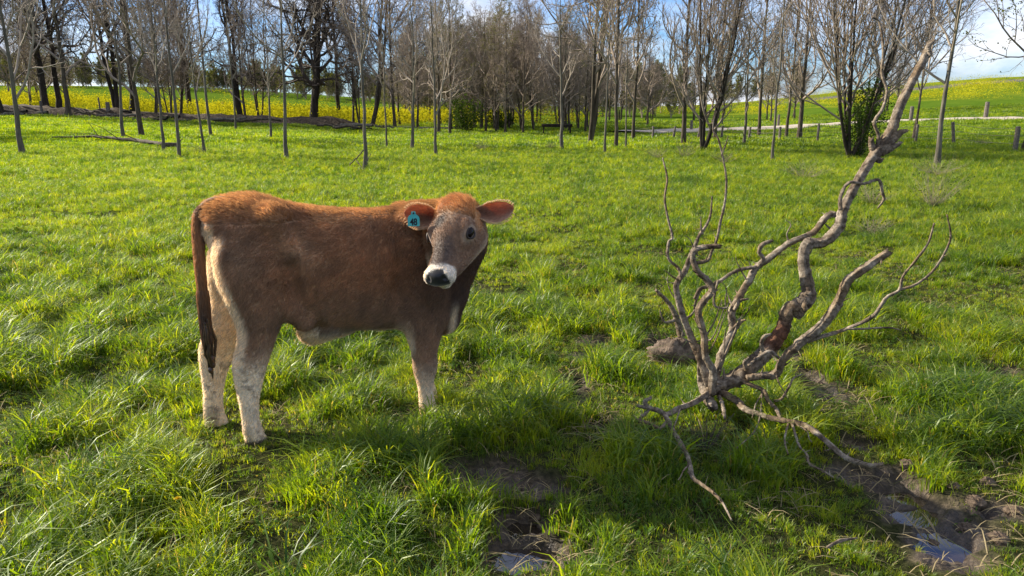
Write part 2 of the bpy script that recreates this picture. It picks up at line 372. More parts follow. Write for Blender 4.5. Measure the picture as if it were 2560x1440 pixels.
# ------------------------------------------------------------------ pasture grass
proto = bpy.data.collections.new('grass_tufts')
def tuft(nb, hgt, rad, wid, lean, seg=3, arch=.5, name='tuft'):
    P0 = rng.normal(0, rad * .5, (nb, 2)); az = rng.random(nb) * 2 * np.pi; h = hgt * (.45 + .75 * rng.random(nb)); ln = lean * (.2 + rng.random(nb))
    az = np.where(rng.random(nb) < .6, np.arctan2(P0[:, 1], P0[:, 0]) + rng.normal(0, .6, nb), az)
    V = []; F = []; C = []; o = 0
    for i in range(nb):
        d = np.array([math.cos(az[i]), math.sin(az[i]), 0]); s = np.array([-d[1], d[0], 0]); tw = rng.normal(0, .7)
        ww = wid * (.6 + .8 * rng.random()); cv = arch * (.3 + 1.2 * rng.random()); cb = rng.random()
        s = s * math.cos(tw) + d * math.sin(tw)
        for k in range(seg + 1):
            t = k / seg; bend = ln[i] * t + cv * t * t
            p = np.array([P0[i, 0], P0[i, 1], 0]) + h[i] * (d * bend * t * .9 + np.array([0, 0, 1]) * (t - .33 * min(1.4, bend) * t * t) )
            if k == 0: p[2] = -.02
            wk = ww * (1 - .15 * t) * (1 - t ** 3 * .98)
            if k < seg: V += [p - s * wk / 2, p + s * wk / 2]
            else: V += [p]
        C += [cb] * (2 * seg + 1)
        for k in range(seg - 1): a = o + 2 * k; F += [(a, a + 1, a + 3), (a, a + 3, a + 2)]
        a = o + 2 * (seg - 1); F += [(a, a + 1, a + 2)]
        o += 2 * seg + 1
    if 'tuft_d' in name: C = [.15 + .45 * q for q in C]
    ob = mesh_obj(name, V, F, M['grass'], smooth=False, link=False)
    at_ = ob.data.attributes.new('blade', 'FLOAT', 'POINT'); at_.data.foreach_set('value', np.array(C, np.float32))
    proto.objects.link(ob); return ob
# named in sorted order: the instance index picks from this list
for i in range(7): tuft(24, .105, .05, .0046, .35, 3, .45, 'tuft_a%d' % i)          # 0-6 mixed
for i in range(3): tuft(16, .17, .035, .005, .22, 4, .9, 'tuft_b%d' % i)             # 7-9 tall, arching
for i in range(3): tuft(26, .05, .07, .005, .6, 2, .4, 'tuft_c%d' % i)               # 10-12 short
for i in range(4): tuft(60, .075, .22, .013, .4, 2, .4, 'tuft_d%d' % i)              # 13-16 wide, for far off
M['straw'] = mat_leaf('dry_straw', (.20, .155, .085), (.42, .35, .20), .25)
M['weed'] = mat_leaf('broad_weed_leaves', (.05, .10, .02), (.10, .17, .035), .4)
def litter(name, n, ln, wid, mt, flat, curl):
    V = []; F = []
    for j in range(n):
        a = rng.random() * 6.283; d = np.array([math.cos(a), math.sin(a), 0]); sd_ = np.array([-d[1], d[0], 0]); c = rng.normal(0, .03, 3) * np.array([1, 1, 0]); L_ = ln * (.5 + .8 * rng.random()); e = flat * (.4 + rng.random())
        prof = [(0, .25), (.35, .8), (.7, 1.0), (1, .05)] if wid > .008 else [(0, .8), (.35, 1), (.7, .8), (1, .1)]
        for t, w_ in prof: p = c + d * L_ * t + np.array([0, 0, e * L_ * math.sin(t * curl)]); V += [p - sd_ * wid * w_ / 2, p + sd_ * wid * w_ / 2]
        o = 8 * j; F += [[o, o + 1, o + 3, o + 2], [o + 2, o + 3, o + 5, o + 4], [o + 4, o + 5, o + 7, o + 6]]
    proto.objects.link(mesh_obj(name, V, F, mt, smooth=False, link=False))
for i in range(2): litter('tuft_e%d' % i, 9, .10, .0032, M['straw'], .25, 2.4)          # 17-18 dead straw
for i in range(3): litter('tuft_f%d' % i, (7, 10, 6)[i], (.026, .020, .034)[i], (.011, .009, .010)[i], M['weed'], .8, 2.2)   # 19-21 broad leaves
CA = R(21); HD = np.array([math.cos(CA), math.sin(CA), 0]); LT = np.array([-math.sin(CA), math.cos(CA), 0])
CO0 = gflat(632, 1120) + LT[:2] * .13
FEET0 = [(HD * a + LT * b)[:2] for a, b in ((.02, -.13), (-.12, .124), (.745, -.108), (.80, .108))]
def area_points(y0, y1, dens, mar=.7):
    n = int(dens * (y1 - y0) * 2 * (.78 * y1 + mar)); y = y0 + (y1 - y0) * rng.random(n); x = (rng.random(n) * 2 - 1) * (.78 * y1 + mar)
    k = np.abs(x) < .78 * y + mar; return x[k], y[k]
ox, oy, osx, oid = [], [], [], []
for y0, y1, dens, sc0, far in [(1.0, 4.2, 900, .84, 0), (1.0, 5.5, 560, .95, 2), (4.2, 8, 640, .78, 0), (5.5, 9, 300, 1.0, 2), (8, 14, 380, .85, 0), (14, 24, 150, 1.0, 0), (24, 44, 30, 1.3, 1), (44, 74, 8, 2.0, 1)]:
    x, y = area_points(y0, y1, dens, 2.0)
    mm = blob_mask(x, y, MUDW) if y0 < 14 else 0 * x; pm = blob_mask(x, y, POOLW, .3, .3) if y0 < 14 else 0 * x
    keep = (rng.random(len(x)) > np.clip(mm * 1.3, 0, .955)) & (pm < .25) & (bank_mask(x, y) < .3)
    if y1 > 44: keep &= (x / y > -.12) | (y < 47)
    rp_ = np.array(road_pts); 
    if y1 > 30:
        dd = np.min(np.hypot(x[:, None] - np.interp(np.linspace(0, len(rp_) - 1, 120), range(len(rp_)), rp_[:, 0])[None], y[:, None] - np.interp(np.linspace(0, len(rp_) - 1, 120), range(len(rp_)), rp_[:, 1])[None]), axis=1)
        keep &= dd > 2.3
    x, y, mm = x[keep], y[keep], mm[keep]
    if y0 < 14:
        mf = np.maximum.reduce([blob_mask(x * (1 + q / y), y + q, POOLW, .2, .4) for q in (.05, .12, .2, .3)]); mg = blob_mask(x, y + .07, MUDW)
        kk_ = rng.random(len(x)) > np.clip(mf * .5 + mg * .25, 0, .7); x, y, mm, mf, mg = x[kk_], y[kk_], mm[kk_], mf[kk_], mg[kk_]; mm = np.clip(mm + mf * 1.5 + mg * .6, 0, 1.35)
    cl = fbm(x / .24, y / .24, 61, 2); cl2 = fbm(x / 1.5, y / 1.5, 66, 2)
    g = sst(.38, .64, cl * .68 + cl2 * .32)
    lush = np.exp(-(((x - .45) / .6) ** 2 + ((y - 2.45) / .35) ** 2))            # the deep even grass right of centre
    g = g + (.62 - g) * .75 * sst(5, 11, y)
    s = sc0 * (.38 + .98 * g * (.75 + .5 * cl2) + .35 * lush) * (.8 + .4 * rng.random(len(x))) * (1 - .5 * np.clip(mm, 0, 1.35))
    r = rng.random(len(x))
    if far == 2: t = 10 + rng.integers(0, 3, len(x)); s = s * .4 + sc0 * .38; t = np.where(rng.random(len(x)) < .4, rng.integers(0, 7, len(x)), t); s = np.where(t < 7, s * .6, s)
    elif far: t = 13 + rng.integers(0, 4, len(x))
    else:
        t = rng.integers(0, 7, len(x)); t = np.where((r < .10 + .14 * g) & (mm < .3), 7 + rng.integers(0, 3, len(x)), t); t = np.where((r > .75 + .25 * g) | (y > 9) & (r > .6), 10 + rng.integers(0, 3, len(x)), t)
        keep2 = rng.random(len(x)) < .25 + .9 * g + .4 * lush; x, y, s, t = x[keep2], y[keep2], s[keep2], t[keep2]
    ox.append(x); oy.append(y); osx.append(s); oid.append(t)
for n_, ymax, i0_, i1_ in ((6500, 7, 17, 19), (7000, 8, 19, 22)):
    x, y = area_points(1.1, ymax, n_ / (1.2 * ymax * ymax)); cl = fbm(x / .5, y / .5, 81 + i0_, 3); mg = blob_mask(x, y, MUDW, .6, .8); pm = blob_mask(x, y, POOLW, .3, .3)
    kk_ = (pm < .2) & (rng.random(len(x)) < (.25 + .75 * mg if i0_ == 17 else sst(.5, .62, cl) * (1 - mg) + .04)); x, y = x[kk_], y[kk_]
    ox.append(x); oy.append(y); osx.append(.6 + .7 * rng.random(len(x))); oid.append(rng.integers(i0_, i1_, len(x)))
gx, gy, gs, gi = map(np.concatenate, (ox, oy, osx, oid))
feet = np.array([CO0 + q for q in FEET0])
dft = np.min([np.hypot(gx - fx_, (gy - fy_ + .10) / 1.6) for fx_, fy_ in feet], axis=0)
gs = gs * (1 - .10 * (1 - sst(.10, .32, dft)))
gz = height(gx, gy)
def scatter(name, P, rot, scl, idx, coll):
    me = bpy.data.meshes.new(name); me.vertices.add(len(P)); me.vertices.foreach_set('co', np.asarray(P, np.float32).ravel())
    a = me.attributes.new('rot', 'FLOAT_VECTOR', 'POINT'); a.data.foreach_set('vector', np.asarray(rot, np.float32).ravel())
    a = me.attributes.new('scl', 'FLOAT', 'POINT'); a.data.foreach_set('value', np.asarray(scl, np.float32))
    a = me.attributes.new('pick', 'INT', 'POINT'); a.data.foreach_set('value', np.asarray(idx, np.int32))
    o = bpy.data.objects.new(name, me); COL.objects.link(o)
    ng = bpy.data.node_groups.new(name, 'GeometryNodeTree')
    ng.interface.new_socket('Geometry', in_out='INPUT', socket_type='NodeSocketGeometry'); ng.interface.new_socket('Geometry', in_out='OUTPUT', socket_type='NodeSocketGeometry')
    gi_ = ng.nodes.new('NodeGroupInput'); go = ng.nodes.new('NodeGroupOutput'); ip = ng.nodes.new('GeometryNodeInstanceOnPoints')
    ci = ng.nodes.new('GeometryNodeCollectionInfo'); ci.inputs['Collection'].default_value = coll; ci.inputs['Separate Children'].default_value = True; ci.inputs['Reset Children'].default_value = True
    def na(nm, ty):
        n = ng.nodes.new('GeometryNodeInputNamedAttribute'); n.data_type = ty; n.inputs['Name'].default_value = nm
        return [s for s in n.outputs if s.enabled and s.name == 'Attribute'][0]
    l = ng.links.new
    l(gi_.outputs[0], ip.inputs['Points']); l(ci.outputs[0], ip.inputs['Instance']); ip.inputs['Pick Instance'].default_value = True
    l(na('pick', 'INT'), ip.inputs['Instance Index']); l(na('rot', 'FLOAT_VECTOR'), ip.inputs['Rotation']); l(na('scl', 'FLOAT'), ip.inputs['Scale'])
    l(ip.outputs[0], go.inputs[0])
    md = o.modifiers.new('scatter', 'NODES'); md.node_group = ng
    return o
nG = len(gx)
rot = np.stack([rng.normal(0, .12, nG), rng.normal(0, .12, nG) , rng.random(nG) * 6.283], 1)
go_ = scatter('grass', np.stack([gx, gy, gz - .004], 1), rot, gs, gi, proto); tag(go_, 'lush bright green pasture grass around the calf', 'grass', kind='stuff')
print('tufts', nG)

# flowers of the far field
pf = bpy.data.collections.new('flower_heads')
for i in range(3):
    n = 70; c = rng.normal(0, 1, (n, 3)) * np.array([.5, .5, .16]) + np.array([0, 0, .32]); V = []; F = []
    for j in range(n):
        a = rng.normal(0, 1, 3); a /= np.linalg.norm(a); b = np.cross(a, rng.normal(0, 1, 3)); b /= np.linalg.norm(b); q = .022
        V += [c[j] - a * q - b * q, c[j] + a * q - b * q, c[j] + a * q + b * q, c[j] - a * q + b * q]; F.append([4 * j, 4 * j + 1, 4 * j + 2, 4 * j + 3])
    pf.objects.link(mesh_obj('flower_tuft%d' % i, V, F, M['flower'], link=False))
n = 52000; fy = 48 + 105 * rng.random(n) ** 1.1; fx = fy * (rng.random(n) * 1.9 - .95)
k = rng.random(n) < yellow_mask(fx, fy) * sst(.35, .6, fbm(fx / 3.5, fy / 3.5, 71, 3)) * np.where(fx < 0, 1.0, .55); fx, fy = fx[k], fy[k]
fl = scatter('flower_field', np.stack([fx, fy, height(fx, fy)], 1), np.stack([0 * fx, 0 * fx, rng.random(len(fx)) * 6.28], 1), 1.0 + rng.random(len(fx)) * 1.1, rng.integers(0, 3, len(fx)), pf)
tag(fl, 'band of yellow flowering crop beyond the trees', 'flowers', kind='stuff'); print('flowers', len(fx))

# ------------------------------------------------------------------ calf
CA = R(21); HD = np.array([math.cos(CA), math.sin(CA), 0]); LT = np.array([-math.sin(CA), math.cos(CA), 0])
nh = np.append(gflat(632, 1120), 0); CO = nh + LT * .13
calf = empty('calf', CO, CA)
tag(calf, 'brown calf with pale legs and teal ear tag standing in grass looking back', 'calf')
def loc(u, v, yl):
    d = ray(u, v); t = ((CO - CAMP) @ LT + yl) / (d @ LT); P = CAMP + d * t - CO; return np.array([P @ HD, P @ LT, P[2]])
def w2l(vv): return np.array([vv @ HD, vv @ LT, vv[2]])
H_ = .0062
lo = np.array([-.26, -.62, -.07]); hi = np.array([1.16, .30, 1.09]); dims = np.ceil((hi - lo) / H_).astype(int)
gxs = [lo[i] + np.arange(dims[i]) * H_ for i in range(3)]
D = np.full(dims, .3, np.float32)
def smin(a, b, k):
    if k <= 0: return np.minimum(a, b)
    h = np.clip(.5 + .5 * (b - a) / k, 0, 1); return b * (1 - h) + a * h - k * h * (1 - h)
def smax(a, b, k): return -smin(-a, -b, k)
def put(fn, bmin, bmax, k, cut=False):
    pad = .09
    s = [slice(max(0, int((bmin[i] - pad - lo[i]) / H_)), min(dims[i], int((bmax[i] + pad - lo[i]) / H_) + 1)) for i in range(3)]
    x = gxs[0][s[0]][:, None, None]; y = gxs[1][s[1]][None, :, None]; z = gxs[2][s[2]][None, None, :]
    d = fn(x, y, z).astype(np.float32)
    D[s[0], s[1], s[2]] = smax(D[s[0], s[1], s[2]], -d, k) if cut else smin(D[s[0], s[1], s[2]], d, k)
def cap(a, b, ra, rb, k=.03, sq=None, cut=False):
    a = np.array(a, float); b = np.array(b, float); ba = b - a; L2 = ba @ ba + 1e-12; m = max(ra, rb)
    def fn(x, y, z):
        t = np.clip(((x - a[0]) * ba[0] + (y - a[1]) * ba[1] + (z - a[2]) * ba[2]) / L2, 0, 1)
        return np.sqrt((x - a[0] - t * ba[0]) ** 2 + (y - a[1] - t * ba[1]) ** 2 + (z - a[2] - t * ba[2]) ** 2) - (ra + (rb - ra) * t)
    put(fn, np.minimum(a, b) - m, np.maximum(a, b) + m, k, cut)
def ell(c, r, M3=None, k=.03, cut=False):
    c = np.array(c, float); r = np.array(r, float); M3 = np.eye(3) if M3 is None else M3; m = r.max()
    def fn(x, y, z):
        dx, dy, dz = x - c[0], y - c[1], z - c[2]
        q = [(dx * M3[i, 0] + dy * M3[i, 1] + dz * M3[i, 2]) for i in range(3)]
        k0 = np.sqrt(sum((q[i] / r[i]) ** 2 for i in range(3))); k1 = np.sqrt(sum((q[i] / r[i] ** 2) ** 2 for i in range(3))) + 1e-9
        return k0 * (k0 - 1) / k1
    put(fn, c - m, c + m, k, cut)
def loft_x(S, p=2.3, k=.03):       # stations x, top, bottom, half width
    S = np.array(S, float); xi = np.linspace(S[0, 0], S[-1, 0], 60); C = [_smooth(np.interp(xi, S[:, 0], S[:, j]), 2) for j in (1, 2, 3)]
    def fn(x, y, z):
        xx = np.clip(x, S[0, 0], S[-1, 0]); tp = np.interp(xx, xi, C[0]); bt = np.interp(xx, xi, C[1]); w_ = np.interp(xx, xi, C[2])
        zc = (tp * .5 + bt * .5); h = (tp - bt) / 2
        # belly rounder than back
        q = (np.abs(y / w_) ** p + np.abs((z - zc) / h) ** p) ** (1 / p)
        d = (q - 1) * np.minimum(w_, h); ex = np.abs(x - xx); return np.sqrt(np.maximum(d, 0) ** 2 + ex ** 2) + np.minimum(d, 0)
    put(fn, (S[0, 0], -S[:, 3].max(), S[:, 2].min()), (S[-1, 0], S[:, 3].max(), S[:, 1].max()), k)
def loft_z(S, k=.03, p=2.2):       # stations z, rear, front, cy, ry   (z descending)
    S = np.array(S, float)[::-1]; zi = np.linspace(S[0, 0], S[-1, 0], 80); C = [_smooth(np.interp(zi, S[:, 0], S[:, j]), 2) for j in (1, 2, 3, 4)]
    def fn(x, y, z):
        zz = np.clip(z, S[0, 0], S[-1, 0]); a, b, cy, ry = [np.interp(zz, zi, c) for c in C]
        cx = (a + b) / 2; rx = (b - a) / 2; q = (np.abs((x - cx) / rx) ** p + np.abs((y - cy) / ry) ** p) ** (1 / p)
        d = (q - 1) * np.minimum(rx, ry); ez = np.abs(z - zz); return np.sqrt(np.maximum(d, 0) ** 2 + ez ** 2) + np.minimum(d, 0)
    put(fn, (S[:, 1].min(), (S[:, 3] - S[:, 4]).min(), S[0, 0]), (S[:, 2].max(), (S[:, 3] + S[:, 4]).max(), S[-1, 0]), k)
loft_x([(-.085, .985, .86, .035), (-.06, 1.0, .74, .08), (-.02, 1.008, .66, .12), (.05, 1.018, .60, .150), (.12, 1.008, .55, .155), (.18, .980, .52, .150), (.30, .955, .46, .165), (.42, .94, .435, .178),
        (.55, .932, .42, .175), (.68, .940, .41, .155), (.78, .945, .40, .135), (.85, .93, .40, .112), (.90, .90, .45, .08), (.93, .86, .52, .05)], 2.25, 0)
# near hind leg, far hind leg
loft_z([(.90, -.05, .12, -.075, .05), (.80, -.085, .17, -.085, .078), (.70, -.075, .205, -.092, .080), (.62, -.05, .20, -.098, .074), (.55, -.025, .175, -.102, .064), (.49, -.014, .138, -.106, .053), (.43, -.022, .113, -.112, .045),
        (.38, -.045, .094, -.116, .040), (.335, -.050, .078, -.12, .036), (.28, -.045, .06, -.124, .031), (.20, -.036, .038, -.128, .026), (.12, -.030, .034, -.13, .025), (.075, -.034, .044, -.13, .033), (.04, -.024, .052, -.13, .030), (.0, -.024, .068, -.13, .034), (-.02, -.024, .075, -.13, .036)], .045)
loft_z([(.88, -.06, .10, .07, .05), (.78, -.10, .15, .085, .075), (.68, -.115, .15, .095, .076), (.58, -.115, .11, .10, .066), (.50, -.128, .055, .104, .054), (.43, -.150, .015, .11, .045), (.37, -.176, -.01, .115, .040),
        (.32, -.180, -.04, .118, .035), (.25, -.178, -.078, .12, .028), (.17, -.176, -.098, .122, .026), (.09, -.182, -.106, .124, .027), (.05, -.188, -.098, .124, .032), (.01, -.184, -.085, .124, .031), (-.035, -.184, -.07, .124, .035), (-.055, -.184, -.062, .124, .036)], .045)
# forelegs
def fore(dx, s):
    loft_z([(.88, .70 + dx, .80 + dx, s * .075, .03), (.78, .66 + dx, .87 + dx, s * .09, .045), (.66, .64 + dx, .90 + dx, s * .098, .052), (.56, .635 + dx, .885 + dx, s * .10, .052), (.48, .64 + dx, .86 + dx, s * .102, .047), (.42, .655 + dx, .825 + dx, s * .104, .042),
            (.36, .672 + dx, .803 + dx, s * .106, .038), (.30, .684 + dx, .788 + dx, s * .107, .034), (.245, .682 + dx, .794 + dx, s * .108, .037), (.19, .698 + dx, .772 + dx, s * .108, .028), (.12, .708 + dx, .766 + dx, s * .108, .025), (.06, .706 + dx, .780 + dx, s * .108, .031), (.02, .712 + dx, .79 + dx, s * .108, .032), (-.05, .712 + dx, .80 + dx, s * .108, .036)], .04)
fore(0, -1); fore(.055, 1)
# hook bones, pin bones, flank fold, sheath, brisket
ell((.145, -.122, .935), (.055, .034, .032), k=.06); ell((.145, .122, .935), (.055, .034, .032), k=.06)
ell((-.065, -.05, .93), (.03, .035, .03), k=.04); ell((-.065, .05, .93), (.03, .035, .03), k=.04)
cap((.17, -.105, .60), (.24, -.10, .50), .035, .03, .05)
ell((.285, -.005, .432), (.055, .03, .052), k=.05); ell((.34, 0, .44), (.10, .07, .035), k=.05)
cap((.82, 0, .47), (.86, 0, .42), .07, .048, .06); cap((.86, -.01, .43), (.885, -.02, .54), .045, .06, .05)
# neck
ell((.25, -.20, .865), (.07, .065, .07), k=.06, cut=True); ell((.25, .215, .86), (.075, .07, .075), k=.06, cut=True)
cap((.70, -.105, .90), (.78, -.125, .60), .040, .045, .05); cap((.70, .105, .90), (.78, .125, .60), .040, .045, .05)
ell((.205, -.17, .70), (.022, .03, .13), k=.04, cut=True); ell((.625, -.185, .62), (.02, .03, .15), k=.04, cut=True)
cap((.145, -.12, .95), (.20, -.14, .80), .022, .02, .05)
# head frame
Fw = np.array([-.20, -.80, -.58]); Fw /= np.linalg.norm(Fw); Lw = np.array([.93, -.33, .15]); Lw -= Fw * (Lw @ Fw); Lw /= np.linalg.norm(Lw)
hF, hL = w2l(Fw), w2l(Lw); hU = np.cross(hF, hL); HM = np.stack([hF, hL, hU])          # rows: head axes in calf space
HO = loc(1150, 512, -.19)
HS = 1.10
def hp(x, y, z): return HO + HS * (hF * x + hL * y + hU * z)
def hell(c, r, k=.02, cut=False): ell(hp(*c), np.array(r) * HS, HM, k, cut)
def hcap(a, b, ra, rb, k=.02, cut=False): cap(hp(*a), hp(*b), ra * HS, rb * HS, k, cut=cut)
cap((.78, 0, .81), (.90, -.03, .84), .12, .100, .06); cap((.83, -.01, .68), (.93, -.06, .80), .12, .092, .06)
cap((.86, -.02, .56), (.94, -.08, .74), .08, .072, .05); cap((.90, -.03, .85), hp(.02, 0, -.07), .095, .078, .05); cap((.93, -.06, .80), hp(.05, 0, -.10), .095, .070, .05)
hell((.055, 0, -.025), (.085, .078, .078), .03)
hell((.12, 0, -.01), (.10, .084, .062), .03)
hcap((.14, 0, -.015), (.30, 0, -.025), .058, .040, .03)
hell((.145, .058, -.005), (.040, .030, .030)); hell((.145, -.058, -.005), (.040, .030, .030))
hell((.132, .066, .020), (.034, .017, .015), .015); hell((.132, -.066, .020), (.034, .017, .015), .015)
hcap((.09, .034, -.095), (.25, .016, -.070), .058, .036, .03); hcap((.09, -.034, -.095), (.25, -.016, -.070), .058, .036, .03)
hell((.115, .050, -.055), (.060, .036, .055), .03); hell((.115, -.050, -.055), (.060, .036, .055), .03)
hell((.30, 0, -.035), (.055, .050, .042), .025); hell((.335, 0, -.030), (.036, .054, .036), .015)
hell((.335, .032, -.03), (.028, .026, .03), .012); hell((.335, -.032, -.03), (.028, .026, .03), .012)
hcap((.29, 0, -.075), (.325, 0, -.072), .030, .024, .012)
hell((.156, .088, -.007), (.026, .011, .016), .006, True); hell((.156, -.088, -.007), (.026, .011, .016), .006, True)   # eye sockets
hell((.362, .032, -.017), (.012, .009, .010), .005, True); hell((.362, -.032, -.017), (.012, .009, .010), .005, True)   # nostrils
hcap((.365, -.035, -.058), (.365, .035, -.058), .004, .004, .004, True); hcap((.36, .038, -.058), (.29, .052, -.066), .004, .003, .004, True); hcap((.36, -.038, -.058), (.29, -.052, -.066), .004, .003, .004, True)

def surface_nets(D):
    s = D < 0; nx, ny, nz = D.shape
    c = np.zeros((nx - 1, ny - 1, nz - 1), np.int8)
    for i in (0, 1):
        for j in (0, 1):
            for l in (0, 1): c += s[i:nx - 1 + i, j:ny - 1 + j, l:nz - 1 + l]
    act = (c > 0) & (c < 8); ids = -np.ones(act.shape, np.int64); I = np.argwhere(act); ids[act] = np.arange(len(I))
    acc = np.zeros((len(I), 3)); cnt = np.zeros(len(I)); E = []
    for ax in range(3):
        for a in (0, 1):
            for b in (0, 1):
                o0 = np.zeros(3, int); o0[(ax + 1) % 3] = a; o0[(ax + 2) % 3] = b; o1 = o0.copy(); o1[ax] = 1
                p = I + o0; q = I + o1; d0 = D[p[:, 0], p[:, 1], p[:, 2]]; d1 = D[q[:, 0], q[:, 1], q[:, 2]]; m = (d0 < 0) != (d1 < 0)
                t = np.where(m, d0 / (d0 - d1 + 1e-12), 0); pos = o0[None] + t[:, None] * (o1 - o0)[None]; acc[m] += pos[m]; cnt[m] += 1
    V = I + acc / cnt[:, None]
    Fs = []
    for ax in range(3):
        u, v = (ax + 1) % 3, (ax + 2) % 3
        sl0 = [slice(1, -1)] * 3; sl1 = [slice(1, -1)] * 3; sl0[ax] = slice(0, -1); sl1[ax] = slice(1, None)
        a = s[tuple(sl0)]; b = s[tuple(sl1)]
        base = np.array([1, 1, 1]); base[ax] = 0
        for flip, mk in ((False, a & ~b), (True, ~a & b)):
            e = np.argwhere(mk) + base; du = np.zeros(3, int); du[u] = 1; dv = np.zeros(3, int); dv[v] = 1
            q = [e, e - du, e - du - dv, e - dv]
            q = [ids[t[:, 0], t[:, 1], t[:, 2]] for t in q]
            if not flip: q = q[::-1]
            Fs.append(np.stack(q, 1))
    F = np.concatenate(Fs); F = F[(F >= 0).all(1)]; return V, F[:, ::-1]
Vc, Fc = surface_nets(D); Vc = lo + Vc * H_
# light smoothing
E0 = np.concatenate([Fc[:, [0, 1]], Fc[:, [1, 2]], Fc[:, [2, 3]], Fc[:, [3, 0]]]); E0 = np.concatenate([E0, E0[:, ::-1]])
def smooth_v(V, it):
    deg = np.bincount(E0[:, 0], minlength=len(V))[:, None]
    for _ in range(it):
        a = np.stack([np.bincount(E0[:, 0], V[E0[:, 1], j], minlength=len(V)) for j in range(3)], 1); V = V * .5 + .5 * a / np.maximum(deg, 1)
    return V
Vc = smooth_v(Vc, 3)
def head_co(P):
    d = (P - HO) / HS; return np.stack([d @ hF, d @ hL, d @ hU], -1)
def nz3(P, s, k=0): return (fbm(P[:, 0] * s + P[:, 1] * s * .7, P[:, 2] * s - P[:, 1] * s * .5, 90 + k, 4))
LIN = lambda *c: np.array(c)
def mixv(a, b, t): return a * (1 - t[:, None]) + b * t[:, None]
def coat(P):
    x, y, z = P.T; n = nz3(P, 6); n2 = nz3(P, 22, 5); n3 = nz3(P, 60, 9)
    brown = LIN(.285, .142, .064); sunlit_orange = LIN(.52, .30, .125); dark = LIN(.070, .030, .015); grey = LIN(.26, .17, .105); cream = LIN(.74, .65, .50)
    c = mixv(np.tile(brown, (len(P), 1)), np.tile(grey, (len(P), 1)), np.clip(sst(.72, .50, z) * .7 + .8 * np.exp(-(((x + .0) / .12) ** 2 + ((z - .78) / .16) ** 2)), 0, 1))
    c = mixv(c, np.tile(sunlit_orange, (len(P), 1)), sst(.915, 1.0, z + (n - .5) * .08 + .04 * (x > .3)) * .85)  # sunlit top of back and rump, painted into the coat colour
    c = mixv(c, np.tile(LIN(.36, .23, .13), (len(P), 1)), .85 * np.exp(-(((x - .22 - (z - .85) * -.4) / .07) ** 2 + ((z - .82) / .10) ** 2)))
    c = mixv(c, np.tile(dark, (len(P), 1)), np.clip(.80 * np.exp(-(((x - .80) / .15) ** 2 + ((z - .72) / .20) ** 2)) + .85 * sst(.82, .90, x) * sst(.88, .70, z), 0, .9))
    cl_ = fbm(x * 34 + z * 12, z * 17 + y * 20 - x * 6, 77, 3); c = c * ((.72 + .56 * n2) * (.76 + .48 * cl_) * (.8 + .4 * nz3(P, 3.2, 12)))[:, None]
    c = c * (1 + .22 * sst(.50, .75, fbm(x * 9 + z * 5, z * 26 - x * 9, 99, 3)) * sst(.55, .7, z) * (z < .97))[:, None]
    # cream belly, legs and rear
    hl = sst(.52, .30, z + (n - .5) * .16) * (x < .5) ; fl_ = sst(.30, .10, z + (n - .5) * .1) * (x >= .5)
    fl_ = np.maximum(fl_, (x > .5) * sst(.50, .36, z) * sst(.70, .665, x + (n2 - .5) * .02) * (z < .5))
    inner = (x < .45) * sst(.03, -.01, np.where(y < 0, -y - .055, y - .06)) * sst(.62, .50, z)
    far_in = ((y > .02) & (x < .2)) * sst(.86, .72, z)
    rear = sst(-.062, -.085, x + .02 * (n2 - .5) + np.clip(.60 - z, 0, .2) * .0 + .0) * sst(.94, .88, z) * (y < .02) * (z > .5)
    rim = (x < .1) * (y < 0) * sst(.042, .018, x - np.interp(z, [.3, .43, .5, .6, .7, .8, .9], [-.04, -.02, -.012, -.04, -.07, -.083, -.06]) + (n2 - .5) * .015) * sst(.90, .84, z)
    belly = sst(.49, .44, z + (n - .5) * .05 + np.clip(x - .5, 0, .4) * .45) * (x > .12) * (x < .60)
    br = (x > .80) * sst(.56, .46, z) * sst(-.02, -.05, np.abs(x - .88) - .055) * (z > .36) * .9
    w_ = np.clip(np.max([hl, fl_, inner, far_in, rear, rim, belly, br], axis=0), 0, 1)
    cr = cream * (.80 + .35 * n2[:, None])
    dirt = sst(.58, .78, nz3(P, 13, 3)) * sst(.5, .3, z) * .42
    cr = mixv(cr, np.tile(LIN(.09, .055, .035), (len(P), 1)), np.clip(dirt + .5 * sst(.60, .72, n3) * sst(.45, .36, z) * (x < .5), 0, .9))
    cr = mixv(cr, np.tile(LIN(.10, .075, .045), (len(P), 1)), np.clip((x > .3) * (x < .62) * sst(.41, .45, z) * .75, 0, 1))
    c = mixv(c, cr, w_)
    c = mixv(c, np.tile(LIN(.055, .042, .034), (len(P), 1)), sst(.050, .036, z + .03 * ((x < -.05) & (y > 0)) + .045 * (x > .5)))
    # head
    h = head_co(P); hx, hy, hz = h.T
    ish = sst(.0, .03, hx + .03) * (np.abs(hy) < .14) * (hz > -.16) * (hz < .13) * sst(.30, .2, np.abs(hx - .17)) * (z > .58)
    face = mixv(np.tile(LIN(.225, .132, .075), (len(P), 1)), np.tile(LIN(.088, .062, .046), (len(P), 1)), sst(.16, .24, hx) * sst(.06, .02, np.abs(hy)) * sst(-.04, .0, hz))
    face = mixv(face, np.tile(LIN(.50, .27, .11), (len(P), 1)), sst(.13, .06, hx + (n2 - .5) * .05) * sst(-.09, -.02, hz))
    face = mixv(face, np.tile(LIN(.36, .25, .16), (len(P), 1)), .7 * np.exp(-(((hx - .15) / .05) ** 2 + ((hy - .015) / .018) ** 2)) * sst(.4, .6, n2) * (hz > -.03))
    face = mixv(face, np.tile(LIN(.035, .022, .015), (len(P), 1)), np.clip(1.3 * np.exp(-(((hx - .135) / .038) ** 2 + ((hy + .024) / .026) ** 2)), 0, 1) * sst(.28, .42, n2) * (hz > -.03))
